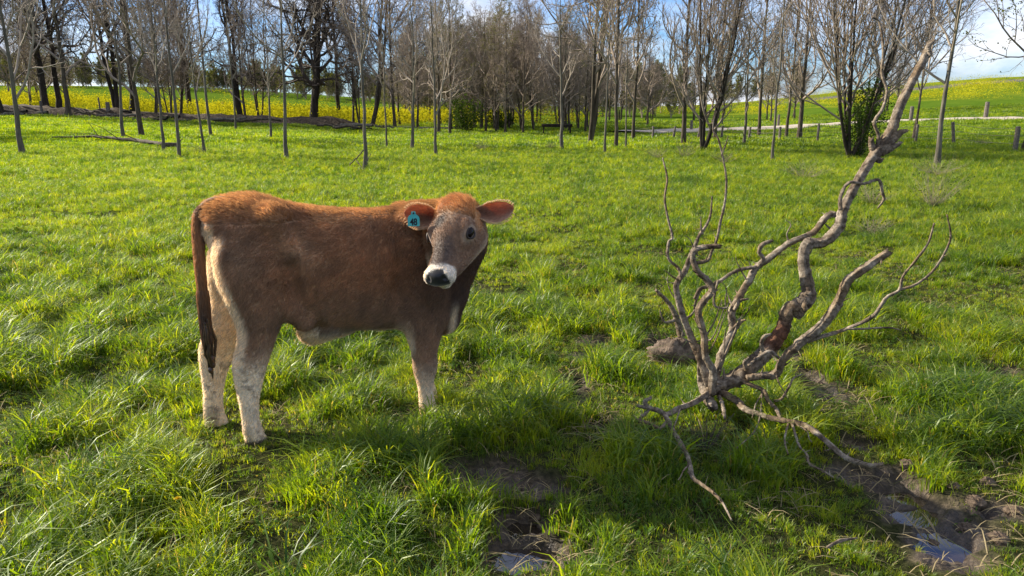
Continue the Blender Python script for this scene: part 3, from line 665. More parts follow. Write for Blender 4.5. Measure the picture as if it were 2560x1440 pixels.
    for s in (-1, 1): face = mixv(face, np.tile(LIN(.44, .33, .24), (len(P), 1)), .60 * sst(.046, .030, np.sqrt((hx - .158) ** 2 + ((hz + .008) * 1.25) ** 2)) * (hy * s > .04))
    face = mixv(face, np.tile(LIN(.55, .44, .32), (len(P), 1)), sst(-.085, -.115, hz) * .8)
    face = mixv(face, np.tile(LIN(.70, .65, .56), (len(P), 1)), sst(.312, .326, hx + (n2 - .5) * .02 + np.abs(hy) * .32))
    nose = sst(.344, .352, hx + .012 * (np.abs(hy) < .03) - np.clip(np.abs(hy) - .032, 0, 1) * .8) * sst(-.056, -.048, hz) * sst(.016, .006, hz)
    face = mixv(face, np.tile(LIN(.012, .011, .012), (len(P), 1)), nose)
    face = face * (.85 + .3 * n3)[:, None]
    return mixv(c, face, ish), np.clip(nose * ish, 0, 1), ish
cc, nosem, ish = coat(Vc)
def mat_coat():
    m, nt = mat('calf_coat'); O = objco(nt); mpn = N(nt, 'ShaderNodeMapping'); mpn.inputs['Scale'].default_value = (1.2, 1.2, .35); nt.links.new(O, mpn.inputs[0])
    n = noise(nt, 150, 3, .6, mpn.outputs[0]); c = mixc(nt, attr(nt, 'tint'), ramp(nt, [(.3, (.6, .6, .6)), (.7, (1.25, 1.2, 1.15))], n), 1.0, 'MULTIPLY')
    rg = N(nt, 'ShaderNodeMapRange'); rg.inputs[3].default_value = .75; rg.inputs[4].default_value = .28; nt.links.new(attr(nt, 'wet', 'Fac'), rg.inputs[0])
    out(nt, princ(nt, c, rg.outputs[0], n, .25, .004, .3, Sheen_Weight=.25, Sheen_Roughness=.5).outputs[0]); return m
M['coat'] = mat_coat()
def mat_hair():
    m, nt = mat('calf_hair'); c = attr(nt, 'tint')
    d = N(nt, 'ShaderNodeBsdfDiffuse'); nt.links.new(c, d.inputs[0]); t = N(nt, 'ShaderNodeBsdfTranslucent'); nt.links.new(mixc(nt, c, (1.7, 1.45, 1.15), 1.0, 'MULTIPLY'), t.inputs[0])
    a = N(nt, 'ShaderNodeMixShader'); a.inputs[0].default_value = .42; nt.links.new(d.outputs[0], a.inputs[1]); nt.links.new(t.outputs[0], a.inputs[2])
    g = N(nt, 'ShaderNodeBsdfGlossy', Roughness=.42); g.inputs[0].default_value = (.9, .85, .8, 1)
    b = N(nt, 'ShaderNodeMixShader'); b.inputs[0].default_value = .05; nt.links.new(a.outputs[0], b.inputs[1]); nt.links.new(g.outputs[0], b.inputs[2]); out(nt, b.outputs[0]); return m
M['hair'] = mat_hair()
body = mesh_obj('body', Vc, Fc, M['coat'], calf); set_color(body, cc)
a_ = body.data.attributes.new('wet', 'FLOAT', 'POINT'); a_.data.foreach_set('value', nosem.astype(np.float32))

def hair_obj(name, P, parent, radius, colr):          # P [n,k,3]
    n, k, _ = P.shape; hc = bpy.data.hair_curves.new(name); hc.add_curves([k] * n)
    hc.attributes['position'].data.foreach_set('vector', P.astype(np.float32).ravel())
    rr = np.repeat((radius if np.ndim(radius) else np.full(n, radius))[:, None], k, 1) * np.linspace(1, .25, k)[None]
    ra = hc.attributes.get('radius') or hc.attributes.new('radius', 'FLOAT', 'POINT'); ra.data.foreach_set('value', rr.astype(np.float32).ravel())
    ca = hc.attributes.new('tint', 'FLOAT_COLOR', 'CURVE'); ca.data.foreach_set('color', np.concatenate([colr, np.ones((n, 1))], 1).astype(np.float32).ravel())
    hc.materials.append(M['hair']); o = bpy.data.objects.new(name, hc); COL.objects.link(o); o.parent = parent; return o
# sample hair roots
tri = np.concatenate([Fc[:, [0, 1, 2]], Fc[:, [0, 2, 3]]]); A_, B_, C_ = Vc[tri[:, 0]], Vc[tri[:, 1]], Vc[tri[:, 2]]
nrm = np.cross(B_ - A_, C_ - A_); ar = np.linalg.norm(nrm, axis=1); 
NH = 170000; pick = rng.choice(len(tri), NH, p=ar / ar.sum()); u_, v_ = rng.random(NH), rng.random(NH); f_ = u_ + v_ > 1; u_[f_], v_[f_] = 1 - u_[f_], 1 - v_[f_]
root = A_[pick] + (B_ - A_)[pick] * u_[:, None] + (C_ - A_)[pick] * v_[:, None]; nn = nrm[pick] / (ar[pick][:, None] + 1e-12)
if ((root - root.mean(0)) * nn).sum() < 0: nn = -nn; print('flipped normals')
hcol, hn, hish = coat(root); hq = head_co(root); keep = (hn < .2) & ~((hish > .5) & (np.hypot((hq[:, 0] - .157) / .036, (hq[:, 2] + .003) / .027) < 1) & (np.abs(hq[:, 1]) > .05))
x, y, z = root.T
Lh = .016 + .014 * sst(.90, 1.0, z) * (hish < .5) - .007 * sst(.45, .3, z); Lh = np.where(hish > .5, .007, Lh)
hc_ = head_co(root); poll = (hish > .5) & (hc_[:, 0] < .10) & (hc_[:, 2] > 0); Lh = np.where(poll, .026 * sst(.12, .02, hc_[:, 0]) + .008, Lh)
Lh = np.where((x < -.03) & (z > .45) & (z < .85) & (y < 0), .022, Lh); Lh = np.where((z < .46) & (x > .15) & (x < .6), .02, Lh)
flow = np.stack([-.75 + 0 * x, 0 * x, -.75 - .2 * (z < .8)], 1) + np.stack([(fbm(x * 7, z * 7, 5, 2) - .5) * 1.6, 0 * x, (fbm(x * 7 + 9, z * 7, 8, 2) - .5) * 1.4], 1)
flow += np.stack([(fbm(x * 28, z * 28, 51, 2) - .5) * 1.1, 0 * x, (fbm(x * 28 + 9, z * 28, 58, 2) - .5) * 1.1], 1)
flow[z > .92] += np.array([-.2, 0, .9]); flow[hish > .5] = hF * 1.0; flow[poll] = -hF * .2 + hU * .5 - hL * .35
flow = flow - nn * np.sum(flow * nn, 1, keepdims=True); flow /= np.linalg.norm(flow, axis=1, keepdims=True) + 1e-6
lift_ = np.where(z > .93, .95, .42)[:, None]; lift_[hish > .5] = .35; lift_[poll] = .9
d0 = nn * lift_ + flow * .9 + rng.normal(0, .16, (NH, 3)); d0 /= np.linalg.norm(d0, axis=1, keepdims=True)
d1 = d0 - nn * .35 + flow * .25 + rng.normal(0, .12, (NH, 3)); Lh = Lh * (.6 + .7 * rng.random(NH)); Lh = np.maximum(Lh, .003)
P = np.stack([root - nn * .001, root + d0 * Lh[:, None] * .5, root + (d0 + d1) * .5 * Lh[:, None]], 1)[keep]
hair_obj('fur', P, calf, .00075, (hcol * (.6 + .85 * rng.random(NH))[:, None])[keep])

# tail with wet dark switch
tp = np.array([loc(u, v, q) for u, v, q in [(590, 505, 0), (540, 502, 0), (509, 517, -.0), (497, 545, -.0), (496, 600, -.005), (499, 660, -.01), (505, 720, -.015), (510, 770, -.02), (514, 815, -.03), (519, 850, -.035)]])
tt = np.linspace(0, len(tp) - 1, 40); tq = np.stack([_smooth(np.interp(tt, range(len(tp)), tp[:, j]), 2) for j in range(3)], 1)
tr_ = np.interp(tt, [0, 1, 3, 5, 7, 9], [.018, .022, .020, .0145, .012, .009])
Vt, Ft = tubes(tq[None], tr_[None], 14); tail = mesh_obj('tail', Vt, Ft, M['coat'], calf)
def tailcol(P): 
    t = sst(.80, .50, P[:, 2])[:, None] * .9; f = sst(-.112, -.125, P[:, 0])[:, None]; c = LIN(.15, .08, .04) * (1 - f) + LIN(.38, .21, .10) * f; return c * (1 - t) + LIN(.035, .02, .014) * t  # paler rear edge: the sunlit side is painted into the tail colour
set_color(tail, tailcol(Vt))
k = 9000; ti = rng.random(k) * 38; i0 = ti.astype(int); c0 = tq[i0] + (tq[i0 + 1] - tq[i0]) * (ti - i0)[:, None]; th = rng.random(k) * 6.283; r0 = np.interp(ti, range(40), tr_)
dn = np.stack([np.cos(th), np.sin(th), 0 * th], 1); rt = c0 + dn * r0[:, None]; tg = tq[np.minimum(i0 + 1, 39)] - tq[i0]; tg /= np.linalg.norm(tg, axis=1, keepdims=True)
Lt = (.014 + .014 * rng.random(k) + .02 * (ti > 26))[:, None]
hair_obj('tail_hair', np.stack([rt, rt + (dn * .5 + tg * .8) * Lt * .5, rt + (dn * .55 + tg * 1.8) * Lt * .5], 1), tail, .0009, np.maximum(tailcol(rt) * (.7 + .6 * rng.random(k))[:, None], .01))
M['switch'] = mat_simple('wet_tail_hair', [(.018, .010, .008), (.05, .026, .018)], 60, .35, .5, .003, .5)
sp = []
end = [loc(u, v, -.04) for u, v in [(514, 800), (519, 850), (524, 890), (527, 920), (533, 950)]]; end = np.array(end)
for j in range(26):
    o0 = rng.normal(0, .006, 3); o1 = rng.normal(0, .006, 3); q = np.linspace(0, 1, 9); ln_ = .62 + .4 * rng.random()
    c = np.stack([np.interp(q * ln_ * 4, range(5), end[:, i]) for i in range(3)], 1) + o0 * (1 - q[:, None]) + o1 * np.sin(q * 3.1)[:, None] * 1.5 + rng.normal(0, .002, (9, 3))
    sp.append(tubes(c[None], (.0062 * (1 - q ** 2 * .85) + .0008)[None], 5))
for u, v, r in [(516, 858, .013), (530, 898, .016), (527, 925, .012), (522, 880, .010), (532, 912, .012)]:
    th = np.linspace(0, np.pi, 7); cc_ = loc(u, v, -.045); pts = cc_[None] + np.stack([0 * th, 0 * th, np.cos(th) * r * 1.25], 1); sp.append(tubes(pts[None], (np.sin(th) * r * .85 + .0005)[None], 9, .15))
Vs, Fs = merge(sp); mesh_obj('tail_switch', Vs, Fs, M['switch'], tail)

# eyes
def uv_sphere(c, r, Mx=None, nu=20, nv=12, scale=(1, 1, 1)):
    th = np.linspace(0, 2 * np.pi, nu, endpoint=False); ph = np.linspace(0, np.pi, nv)
    V = np.array([[math.sin(p) * math.cos(t) * scale[0], math.sin(p) * math.sin(t) * scale[1], math.cos(p) * scale[2]] for p in ph for t in th]) * r
    if Mx is not None: V = V @ Mx
    ix = np.arange(nu * nv).reshape(nv, nu); F = np.stack([ix[:-1], ix[1:], np.roll(ix[1:], -1, 1), np.roll(ix[:-1], -1, 1)], -1).reshape(-1, 4)
    return V + np.array(c), F
M['eye'] = mat_simple('dark_eye', [(.006, .004, .004), (.012, .008, .007)], 5, .14, 0, .001, .16)
M['lid'] = mat_simple('dark_eyelid', [(.02, .014, .012), (.05, .035, .028)], 50, .5)
for s in (1, -1):
    e = hp(.155, s * .0745, -.001); Ve, Fe = uv_sphere(e, .0225, HM, scale=(1.25, .92, .92)); eo = mesh_obj('eye', Ve, Fe, M['eye'], calf)
    th = np.linspace(0, 2 * np.pi, 25); rim_ = np.array([hp(.157 + .026 * math.cos(t), s * (.087 - .007 * abs(math.cos(t)) ** 2 - .006 * math.sin(t)), -.001 + .017 * math.sin(t)) for t in th])
    Vl, Fl = tubes(rim_[None], np.full((1, 25), .0042), 6); mesh_obj('eyelid', Vl, Fl, M['lid'], calf)
# ears
def mat_ear():
    m, nt = mat('calf_ear'); c = attr(nt, 'tint'); p = princ(nt, c, .7, noise(nt, 120, 3, .6, objco(nt)), .2, .003)
    t = N(nt, 'ShaderNodeBsdfTranslucent'); nt.links.new(mixc(nt, c, (1.45, .95, .6), 1.0, 'MULTIPLY'), t.inputs[0]); a = N(nt, 'ShaderNodeMixShader'); a.inputs[0].default_value = .45
    nt.links.new(p.outputs[0], a.inputs[1]); nt.links.new(t.outputs[0], a.inputs[2]); out(nt, a.outputs[0]); return m
M['ear'] = mat_ear()
def ear(base, tip, upv, facing, wid, name='ear'):
    base, tip, upv, facing = map(lambda q: np.array(q, float), (base, tip, upv, facing)); ax = tip - base; Ln = np.linalg.norm(ax); ax /= Ln
    facing = facing - ax * (facing @ ax); facing /= np.linalg.norm(facing); up = np.cross(facing, ax); up = up if up @ upv > 0 else -up
    nu, nv = 22, 17; V = []; Cc = []; t = np.linspace(0, 1, nu)
    wd = np.interp(t, [0, .12, .35, .6, .8, .93, 1], [.30, .48, .9, 1.0, .82, .48, .06]) * wid / 2
    rows = []
    for side in (0, 1):
        for i in range(nu):
            for j in range(nv):
                q = (j / (nv - 1)) * 2 - 1
                cup = (1 - q * q) * wd[i] * .75 * (1 - .5 * t[i]) + .25 * wd[i] * (1 - t[i])
                p = base + ax * Ln * t[i] + up * (q * wd[i] - .01 * math.sin(t[i] * 3)) - facing * (cup - .012 * t[i]) - facing * (.0028 * side)
                V.append(p)
                inn = (1 - q * q)
                if side == 0: c = LIN(.26, .13, .08) * inn * (.6 + .5 * t[i]) + LIN(.58, .42, .28) * (1 - inn); c = c * (1 - .45 * max(0, 1 - t[i] * 2.2) * inn)
                else: c = LIN(.36, .19, .09)
                Cc.append(c * (.8 + .4 * rng.random()))
    ix = np.arange(nu * nv).reshape(nu, nv); F = np.stack([ix[:-1, :-1], ix[1:, :-1], ix[1:, 1:], ix[:-1, 1:]], -1).reshape(-1, 4)
    F2 = F[:, ::-1] + nu * nv; rim = []
    bd = np.concatenate([ix[:, 0], ix[-1, 1:], ix[::-1, -1][1:], ix[0, ::-1][1:-1]]); nb_ = len(bd)
    rim = np.array([[bd[a], bd[(a + 1) % nb_], bd[(a + 1) % nb_] + nu * nv, bd[a] + nu * nv] for a in range(nb_)])
    o = mesh_obj(name, np.array(V), np.concatenate([F, F2, rim]), M['ear'], calf); set_color(o, np.array(Cc))
    # fringe
    V = np.array(V); n = 2600; i = (rng.random(n) ** .7 * (nu - 1)).astype(int); e = rng.random(n) < .62; j = np.where(e, np.where(rng.random(n) < .5, 0, nv - 1), rng.integers(1, nv - 1, n)); r0 = V[i * nv + j]
    sg = np.where(j < nv / 2, -1, 1)[:, None]; dd = np.where(e[:, None], up * sg * .8 + facing * .25 + ax * .6, facing * .5 + ax * .9) + rng.normal(0, .2, (n, 3)); Ls = (.004 + .006 * rng.random(n))[:, None]
    col = np.where(e[:, None], LIN(.62, .47, .32), LIN(.34, .16, .10)) * (.7 + .5 * rng.random(n))[:, None]
    hair_obj('ear_hair', np.stack([r0, r0 + dd * Ls * .5, r0 + dd * Ls + ax * Ls * .3], 1), o, .0006, col); return o, ax, up, facing, Ln
cam_l = w2l(CAMP - CO); fc = cam_l - HO; fc /= np.linalg.norm(fc)
dR = HO[1]
eR, axR, upR, fR, LR = ear(hp(.045, -.070, -.005), loc(1009, 531, -.17), (0, 0, 1), fc + np.array([.1, 0, 0]), .100)
eL, *_ = ear(hp(.045, .070, -.005), loc(1281, 520, -.24), (0, 0, 1), fc + np.array([.45, 0, 0]), .088)
# ear tag (calf > ear_tag > tag_number)
tc_ = loc(1034, 549, -.225); TZ = np.array([0, 0, 1.]); nrmt = fc.copy(); nrmt[2] *= .3; nrmt /= np.linalg.norm(nrmt); TX = np.cross(TZ, nrmt); TX /= np.linalg.norm(TX); TY = np.cross(nrmt, TX)
M['tag'] = mat_simple('teal_plastic', [(.05, .36, .36), (.07, .43, .42)], 30, .45, .05, .001, .4); M['ink'] = mat_simple('black_ink', [(.008, .008, .012), (.012, .012, .02)], 30, .5)
outl = [(-.50, -.5), (-.5, .12), (-.40, .28), (-.2, .40), (-.17, .62), (.17, .62), (.2, .40), (.40, .28), (.5, .12), (.5, -.5)]; ts = .047
V = [tc_ + TX * a * ts + TY * b * ts * 1.12 + nrmt * dz for dz in (0, .0022) for a, b in outl]; n = len(outl)
me = bpy.data.meshes.new('ear_tag'); me.from_pydata([tuple(v) for v in V], [], [tuple(range(n))[::-1], tuple(range(n, 2 * n))] + [(i, (i + 1) % n, n + (i + 1) % n, n + i) for i in range(n)]); me.materials.append(M['tag'])
tg_ = bpy.data.objects.new('ear_tag', me); COL.objects.link(tg_); tg_.parent = calf
Vb, Fb = uv_sphere(tc_ + TY * ts * .55 + nrmt * .003, .0042, None, 10, 6); mesh_obj('tag_button', Vb, Fb, M['ink'], tg_)
fcv = bpy.data.curves.new('tag_number', 'FONT'); fcv.body = '48'; fcv.size = .038; fcv.extrude = .0003; fcv.offset = .0010; fcv.align_x = 'CENTER'; fcv.align_y = 'CENTER'; fcv.materials.append(M['ink']); fcv.space_character = .95
_tmp = bpy.data.objects.new('number_curve', fcv); _me = bpy.data.meshes.new_from_object(_tmp); bpy.data.objects.remove(_tmp)
fo = bpy.data.objects.new('tag_number', _me); COL.objects.link(fo); fo.parent = tg_
fm = Matrix(((TX[0], TY[0], nrmt[0], 0), (TX[1], TY[1], nrmt[1], 0), (TX[2], TY[2], nrmt[2], 0), (0, 0, 0, 1))); pz = tc_ - TY * ts * .22 + nrmt * .0028; fm.translation = Vector(pz)
fo.matrix_local = fm @ Matrix.Diagonal((.78, 1, 1, 1))
print('calf verts', len(Vc))

# ------------------------------------------------------------------ dead fallen branch
BR = empty('dead_branch', at(1790, 985, 3.15)); BO = np.array(BR.location)
tag(BR, 'twisted dead grey tree limb with broken tips standing in the mud right of the calf', 'dead branch')
def mat_deadwood():
    m, nt = mat('dead_wood'); O = objco(nt)
    n = noise(nt, 26, 6, .65, O, .6); n2 = noise(nt, 90, 5, .7, O); n3 = noise(nt, 7, 4, .6, O)
    c = ramp(nt, [(.28, (.035, .026, .019)), (.42, (.13, .103, .076)), (.56, (.27, .23, .178)), (.75, (.46, .41, .335))], n)
    c = mixc(nt, c, ramp(nt, [(.35, (.45, .42, .38)), (.6, (1.1, 1.05, 1.0))], n2), .7, 'MULTIPLY')
    c = mixc(nt, c, mixc(nt, c, (.70, .60, .48), 1.0, 'MULTIPLY'), ramp(nt, [(.45, (0, 0, 0)), (.6, (1, 1, 1))], n3))
    sp_ = N(nt, 'ShaderNodeVectorMath', operation='DISTANCE'); nt.links.new(O, sp_.inputs[0]); sp_.inputs[1].default_value = tuple(at(1942, 842, 3.17) - BO)
    mr = N(nt, 'ShaderNodeMapRange'); mr.inputs[1].default_value = .055; mr.inputs[2].default_value = .095; mr.inputs[3].default_value = 1; mr.inputs[4].default_value = 0; nt.links.new(sp_.outputs['Value'], mr.inputs[0])
    c = mixc(nt, c, ramp(nt, [(.35, (.05, .024, .014)), (.65, (.19, .085, .045))], n), mr.outputs[0])
    hb = N(nt, 'ShaderNodeMath', operation='ADD'); nt.links.new(n, hb.inputs[0]); nt.links.new(n2, hb.inputs[1])
    out(nt, princ(nt, c, .85, hb.outputs[0], .9, .006, .25).outputs[0]); return m
M['dead'] = mat_deadwood()
def limb(name, pts, parent=None, sides=12, knots=True, wob=1.0, seg=12):
    """pts: (px, py, width px, distance)"""
    pts = [p if len(p) == 4 else (*p, None) for p in pts]
    W = np.array([at(u, v, min(Y, .92 * gflat(u, v)[1]) if v > 900 else Y) for u, v, _, Y in pts]); dep = np.array([(w_ - CAMP) @ CF for w_ in W]); r = np.array([p[2] for p in pts]) / 2 * dep / 1849 * (np.array([.52 if p[1] < 560 else .62 if p[1] < 700 else .74 for p in pts]) if name == 'main_limb' else .75)
    n = (len(pts) - 1) * seg + 1; q = np.linspace(0, len(pts) - 1, n)
    # Catmull-Rom through the traced points
    i = np.minimum(q.astype(int), len(pts) - 2); f = (q - i)[:, None]; Pm = np.concatenate([[2 * W[0] - W[1]], W, [2 * W[-1] - W[-2]]])
    p0, p1, p2, p3 = Pm[i], Pm[i + 1], Pm[i + 2], Pm[i + 3]
    P = .5 * (2 * p1 + (p2 - p0) * f + (2 * p0 - 5 * p1 + 4 * p2 - p3) * f ** 2 + (3 * p1 - p0 - 3 * p2 + p3) * f ** 3)
    rr = np.interp(q, range(len(pts)), r)
    P = P + (rng.normal(0, 1, (n, 3)) * rr[:, None] * .05 * wob)
    s = q * 2.3 + rng.random() * 9; rr = rr * (1 + .10 * (fbm(s, s * 0, 3, 3) - .5) * 2) * (1 + (.10 * np.exp(-((((q * 1.7 + rng.random()) % 1) - .5) / .09) ** 2) if knots else 0))
    sides = sides + 4; V, F = tubes((P - BO)[None], rr[None], sides, .05)
    rdg = np.cumsum(rng.normal(0, .06, (n, sides)), 0) * .5 + rng.normal(0, .10, (1, sides)); rdg = np.clip(rdg - rdg.mean(1, keepdims=True), -.22, .22); Vv = V.reshape(n, sides, 3); ctr = (P - BO)[:, None]; V = (ctr + (Vv - ctr) * (1 + rdg[..., None])).reshape(-1, 3)
    sp0 = [tubes(np.array([[P[k_] - BO, P[k_] - BO + dv_ * l_ * .5, P[k_] - BO + dv_ * l_ + [0, 0, l_ * .3]]]), np.array([[rr[k_] * .35 + .001, rr[k_] * .22 + .001, .0008]]), sides) for k_ in rng.integers(3, n - 1, max(1, n // 22)) for dv_ in [(lambda q: q / np.linalg.norm(q))(rng.normal(0, 1, 3))] for l_ in [rr[k_] * 1.6 + rng.uniform(.008, .03)]] if name in ('branch', 'twig', 'main_limb') else []
    # broken, ragged ends
    k = sides; e = V[-k:] ; ax_ = P[-1] - P[-2]; ax_ /= np.linalg.norm(ax_) + 1e-9; rag = rr[-1] * rng.random(k) * 2.4; V[-k:] = e * 1 + ax_ * rag[:, None]
    c0 = V[:k].mean(0); c1 = V[-k:].mean(0) - ax_ * rr[-1] * .2; nv = len(V); V = np.concatenate([V, [c0], [c1]])
    fa = np.array([[j, nv, nv, (j + 1) % k] for j in range(k)]); fb = np.array([[nv - k + j, nv - k + (j + 1) % k, nv + 1, nv + 1] for j in range(k)])
    tri_ = [[int((j + 1) % k), j, nv] for j in range(k)] + [[nv - k + j, nv - k + (j + 1) % k, nv + 1] for j in range(k)]
    V = V.tolist(); F = F.tolist() + tri_
    for v_, f_ in sp0: F += (f_ + len(V)).tolist(); V += v_.tolist()
    me = bpy.data.meshes.new(name); me.from_pydata(V, [], F); me.polygons.foreach_set('use_smooth', np.ones(len(me.polygons), bool)); me.materials.append(M['dead'])
    o = bpy.data.objects.new(name, me); COL.objects.link(o); o.parent = parent or BR; return o
main = limb('main_limb', [(1762,985,44,3.12),(1800,962,48,3.12),(1850,938,48,3.13),(1895,900,44,3.15),(1930,862,44,3.16),(1955,822,42,3.18),(1968,780,44,3.20),(1998,762,52,3.22),(2020,742,44,3.23),(2016,700,36,3.25),(2008,650,38,3.27),(2018,612,40,3.29),(2060,605,34,3.31),(2095,570,42,3.33),(2108,525,40,3.36),(2140,460,38,3.4),(2172,408,38,3.43),(2195,375,46,3.45),(2228,325,40,3.48),(2248,268,38,3.52),(2282,200,34,3.56),(2308,150,32,3.6),(2322,112,24,3.62)], sides=16, wob=.7)
limb('stub', [(2322,140,22,3.6),(2320,118,16,3.6),(2332,104,10,3.6)], main, 8)
limb('stub', [(2205,372,30,3.45),(2232,348,26,3.46),(2250,332,18,3.47),(2266,327,9,3.48)], main, 9)
limb('stub', [(2200,385,22,3.45),(2225,372,20,3.44),(2246,360,14,3.43)], main, 8)
limb('stub', [(2185,385,22,3.45),(2180,365,18,3.45),(2178,352,14,3.45)], main, 8)
limb('stub', [(2190,372,20,3.45),(2198,355,14,3.45),(2205,340,5,3.45)], main, 7)
limb('stub', [(2190,395,20,3.44),(2200,402,16,3.42),(2203,398,9,3.41)], main, 7)
limb('stub', [(1992,790,30,3.2),(2008,775,24,3.18),(2012,762,14,3.17)], main, 9)
limb('bark_flap', [(1908,882,12,3.13),(1903,858,12,3.12),(1910,842,12,3.11),(1924,836,8,3.11)], main, 7)
limb('stub', [(1868,925,18,3.1),(1862,905,14,3.09),(1870,896,7,3.09)], main, 7)
limb('twig', [(2192,375,12,3.44),(2196,338,9,3.44),(2186,305,9,3.44),(2208,269,9,3.45),(2217,226,8,3.45),(2205,183,8,3.46),(2208,122,7,3.47),(2199,58,6,3.48),(2180,43,4,3.49)], main, 7)
limb('twig', [(2101,525,14,3.33),(2102,490,12,3.34),(2122,457,11,3.36),(2160,459,10,3.38),(2196,450,10,3.4),(2205,480,10,3.4),(2209,498,9,3.4),(2196,518,5,3.4)], main, 7)
limb('branch', [(1868,945,26,3.08),(1905,940,26,3.06),(1940,935,26,3.04),(1958,900,24,3.02),(2000,858,28,3.0),(2050,820,30,2.98),(2085,775,29,2.96),(2105,735,28,2.95),(2122,700,27,2.94),(2160,672,26,2.93),(2212,636,22,2.92)], sides=12)
limb('stub', [(2180,660,16,2.93),(2200,640,10,2.93),(2218,628,6,2.93)], BR, 7)
b3 = limb('branch', [(2020,855,12,2.99),(2045,845,13,2.98),(2110,825,13,2.97),(2180,792,13,2.95),(2215,745,12,2.94),(2248,725,11,2.93),(2258,690,8,2.92),(2290,650,8,2.91),(2320,608,7,2.9),(2335,560,5,2.89)], sides=8)
limb('twig', [(2248,725,8,2.93),(2290,711,8,2.93),(2330,680,7,2.93),(2362,632,7,2.92),(2377,590,6,2.91),(2368,538,4,2.9)], b3, 6)
limb('twig', [(2120,822,8,2.96),(2160,822,7,2.95),(2220,819,6,2.94),(2252,825,3,2.93)], b3, 6)
b4 = limb('branch', [(1788,950,28,3.14),(1805,885,28,3.18),(1830,825,26,3.22),(1829,780,26,3.24),(1848,742,25,3.27),(1872,700,24,3.3),(1892,668,20,3.32),(1930,640,19,3.34),(1975,606,19,3.35),(2030,582,19,3.36),(2053,556,20,3.36),(2072,536,20,3.37),(2096,536,18,3.37)], sides=11)
limb('stub', [(1895,668,16,3.31),(1908,648,14,3.3),(1898,630,13,3.3),(1906,612,14,3.29),(1928,602,9,3.29)], b4, 8)
limb('stub', [(1838,820,18,3.2),(1850,805,12,3.19),(1862,800,6,3.18)], b4, 7)
limb('stub', [(1835,775,14,3.22),(1850,752,12,3.22),(1866,748,7,3.21)], b4, 7)
b6 = limb('branch', [(1890,668,12,3.31),(1858,672,11,3.3),(1830,682,11,3.29),(1800,702,12,3.28),(1772,715,11,3.26),(1750,722,12,3.25),(1738,742,9,3.24)], sides=8)
limb('twig', [(1753,722,8,3.25),(1742,745,9,3.24),(1736,770,6,3.24)], b6, 6)
b7 = limb('branch', [(1772,968,26,3.08),(1756,915,24,3.1),(1735,862,22,3.13),(1712,805,20,3.16),(1697,755,19,3.18),(1692,712,18,3.2),(1714,676,17,3.22),(1725,646,16,3.23),(1740,610,11,3.24),(1750,586,10,3.25),(1766,564,8,3.26),(1777,534,7,3.27),(1780,493,4,3.28)], sides=10)
limb('twig', [(1703,700,11,3.19),(1697,672,10,3.2),(1671,645,9,3.21),(1672,606,8,3.22),(1681,592,8,3.22),(1670,545,7,3.24),(1662,497,7,3.26),(1668,446,6,3.28),(1657,396,4,3.3)], b7, 7)
limb('twig', [(1757,586,6,3.25),(1752,566,6,3.25),(1752,543,4,3.26)], b7, 6)
b8 = limb('branch', [(1778,985,34,3.05),(1782,930,26,3.04),(1763,890,23,3.04),(1760,840,21,3.04),(1746,782,21,3.05),(1760,752,21,3.06),(1780,726,21,3.06),(1768,700,19,3.07),(1745,678,18,3.07),(1733,648,18,3.08),(1737,626,19,3.08),(1765,618,18,3.07),(1795,616,14,3.06)], sides=11)
limb('twig', [(1742,657,12,3.08),(1769,650,11,3.09),(1779,627,10,3.1),(1791,601,9,3.11),(1800,558,9,3.13),(1812,502,8,3.15),(1815,446,7,3.17),(1806,390,6,3.2),(1795,347,6,3.22),(1783,328,5,3.23),(1784,302,4,3.24),(1791,280,3,3.25)], b8, 7)
limb('twig', [(1804,388,5,3.2),(1813,365,4,3.2),(1820,342,3,3.2)], b8, 6)
limb('twig', [(1795,700,7,3.1),(1785,760,7,3.08),(1815,770,5,3.07),(1822,755,3,3.07)], b8, 6)
b9 = limb('branch', [(1768,985,22,3.02),(1745,1000,20,2.98),(1722,1012,19,2.95),(1697,1021,19,2.92),(1668,1036,16,2.88),(1650,1028,15,2.87),(1625,1020,15,2.86),(1598,1015,11,2.85)], sides=10)
limb('stub', [(1618,1020,13,2.85),(1612,1004,15,2.85),(1624,996,12,2.85)], b9, 8)
limb('twig', [(1662,1036,15,2.87),(1685,1080,14,2.78),(1708,1120,14,2.7),(1722,1150,13,2.65),(1732,1193,13,2.58),(1755,1211,12,2.54),(1780,1230,11,2.5),(1805,1255,9,2.45),(1828,1298,5,2.36)], b9, 8)
limb('twig', [(1622,1024,11,2.86),(1600,1050,10,2.84),(1625,1058,10,2.82),(1650,1071,10,2.8),(1668,1052,10,2.82)], b9, 7)
b10 = limb('branch', [(1800,978,24,3.1),(1842,1002,21,3.06),(1862,1022,21,3.02),(1900,1036,21,2.98),(1940,1048,20,2.94),(1980,1056,22,2.92),(2010,1062,20,2.9),(2045,1085,20,2.86),(2080,1115,19,2.79),(2112,1141,18,2.73),(2145,1155,17,2.7),(2178,1163,15,2.68),(2204,1160,11,2.67)], sides=11)
limb('twig', [(1980,1060,10,2.92),(1987,1082,9,2.88),(1998,1115,9,2.82),(2016,1135,8,2.78),(2024,1160,8,2.73),(2055,1175,7,2.7),(2082,1192,4,2.67)], b10, 6)
limb('twig', [(1970,1060,9,2.9),(1962,1100,7,2.8),(1970,1135,5,2.75)], b10, 6)
b11 = limb('branch', [(1850,948,16,3.1),(1875,962,15,3.07),(1908,978,15,3.04),(1920,1002,14,3.0),(1940,1024,13,2.96),(1950,1046,10,2.93)], sides=9)
limb('twig', [(1935,1003,10,3.0),(1953,998,9,3.0),(1970,972,8,3.0),(1985,945,6,3.0),(2006,936,3,3.0)], b11, 6)
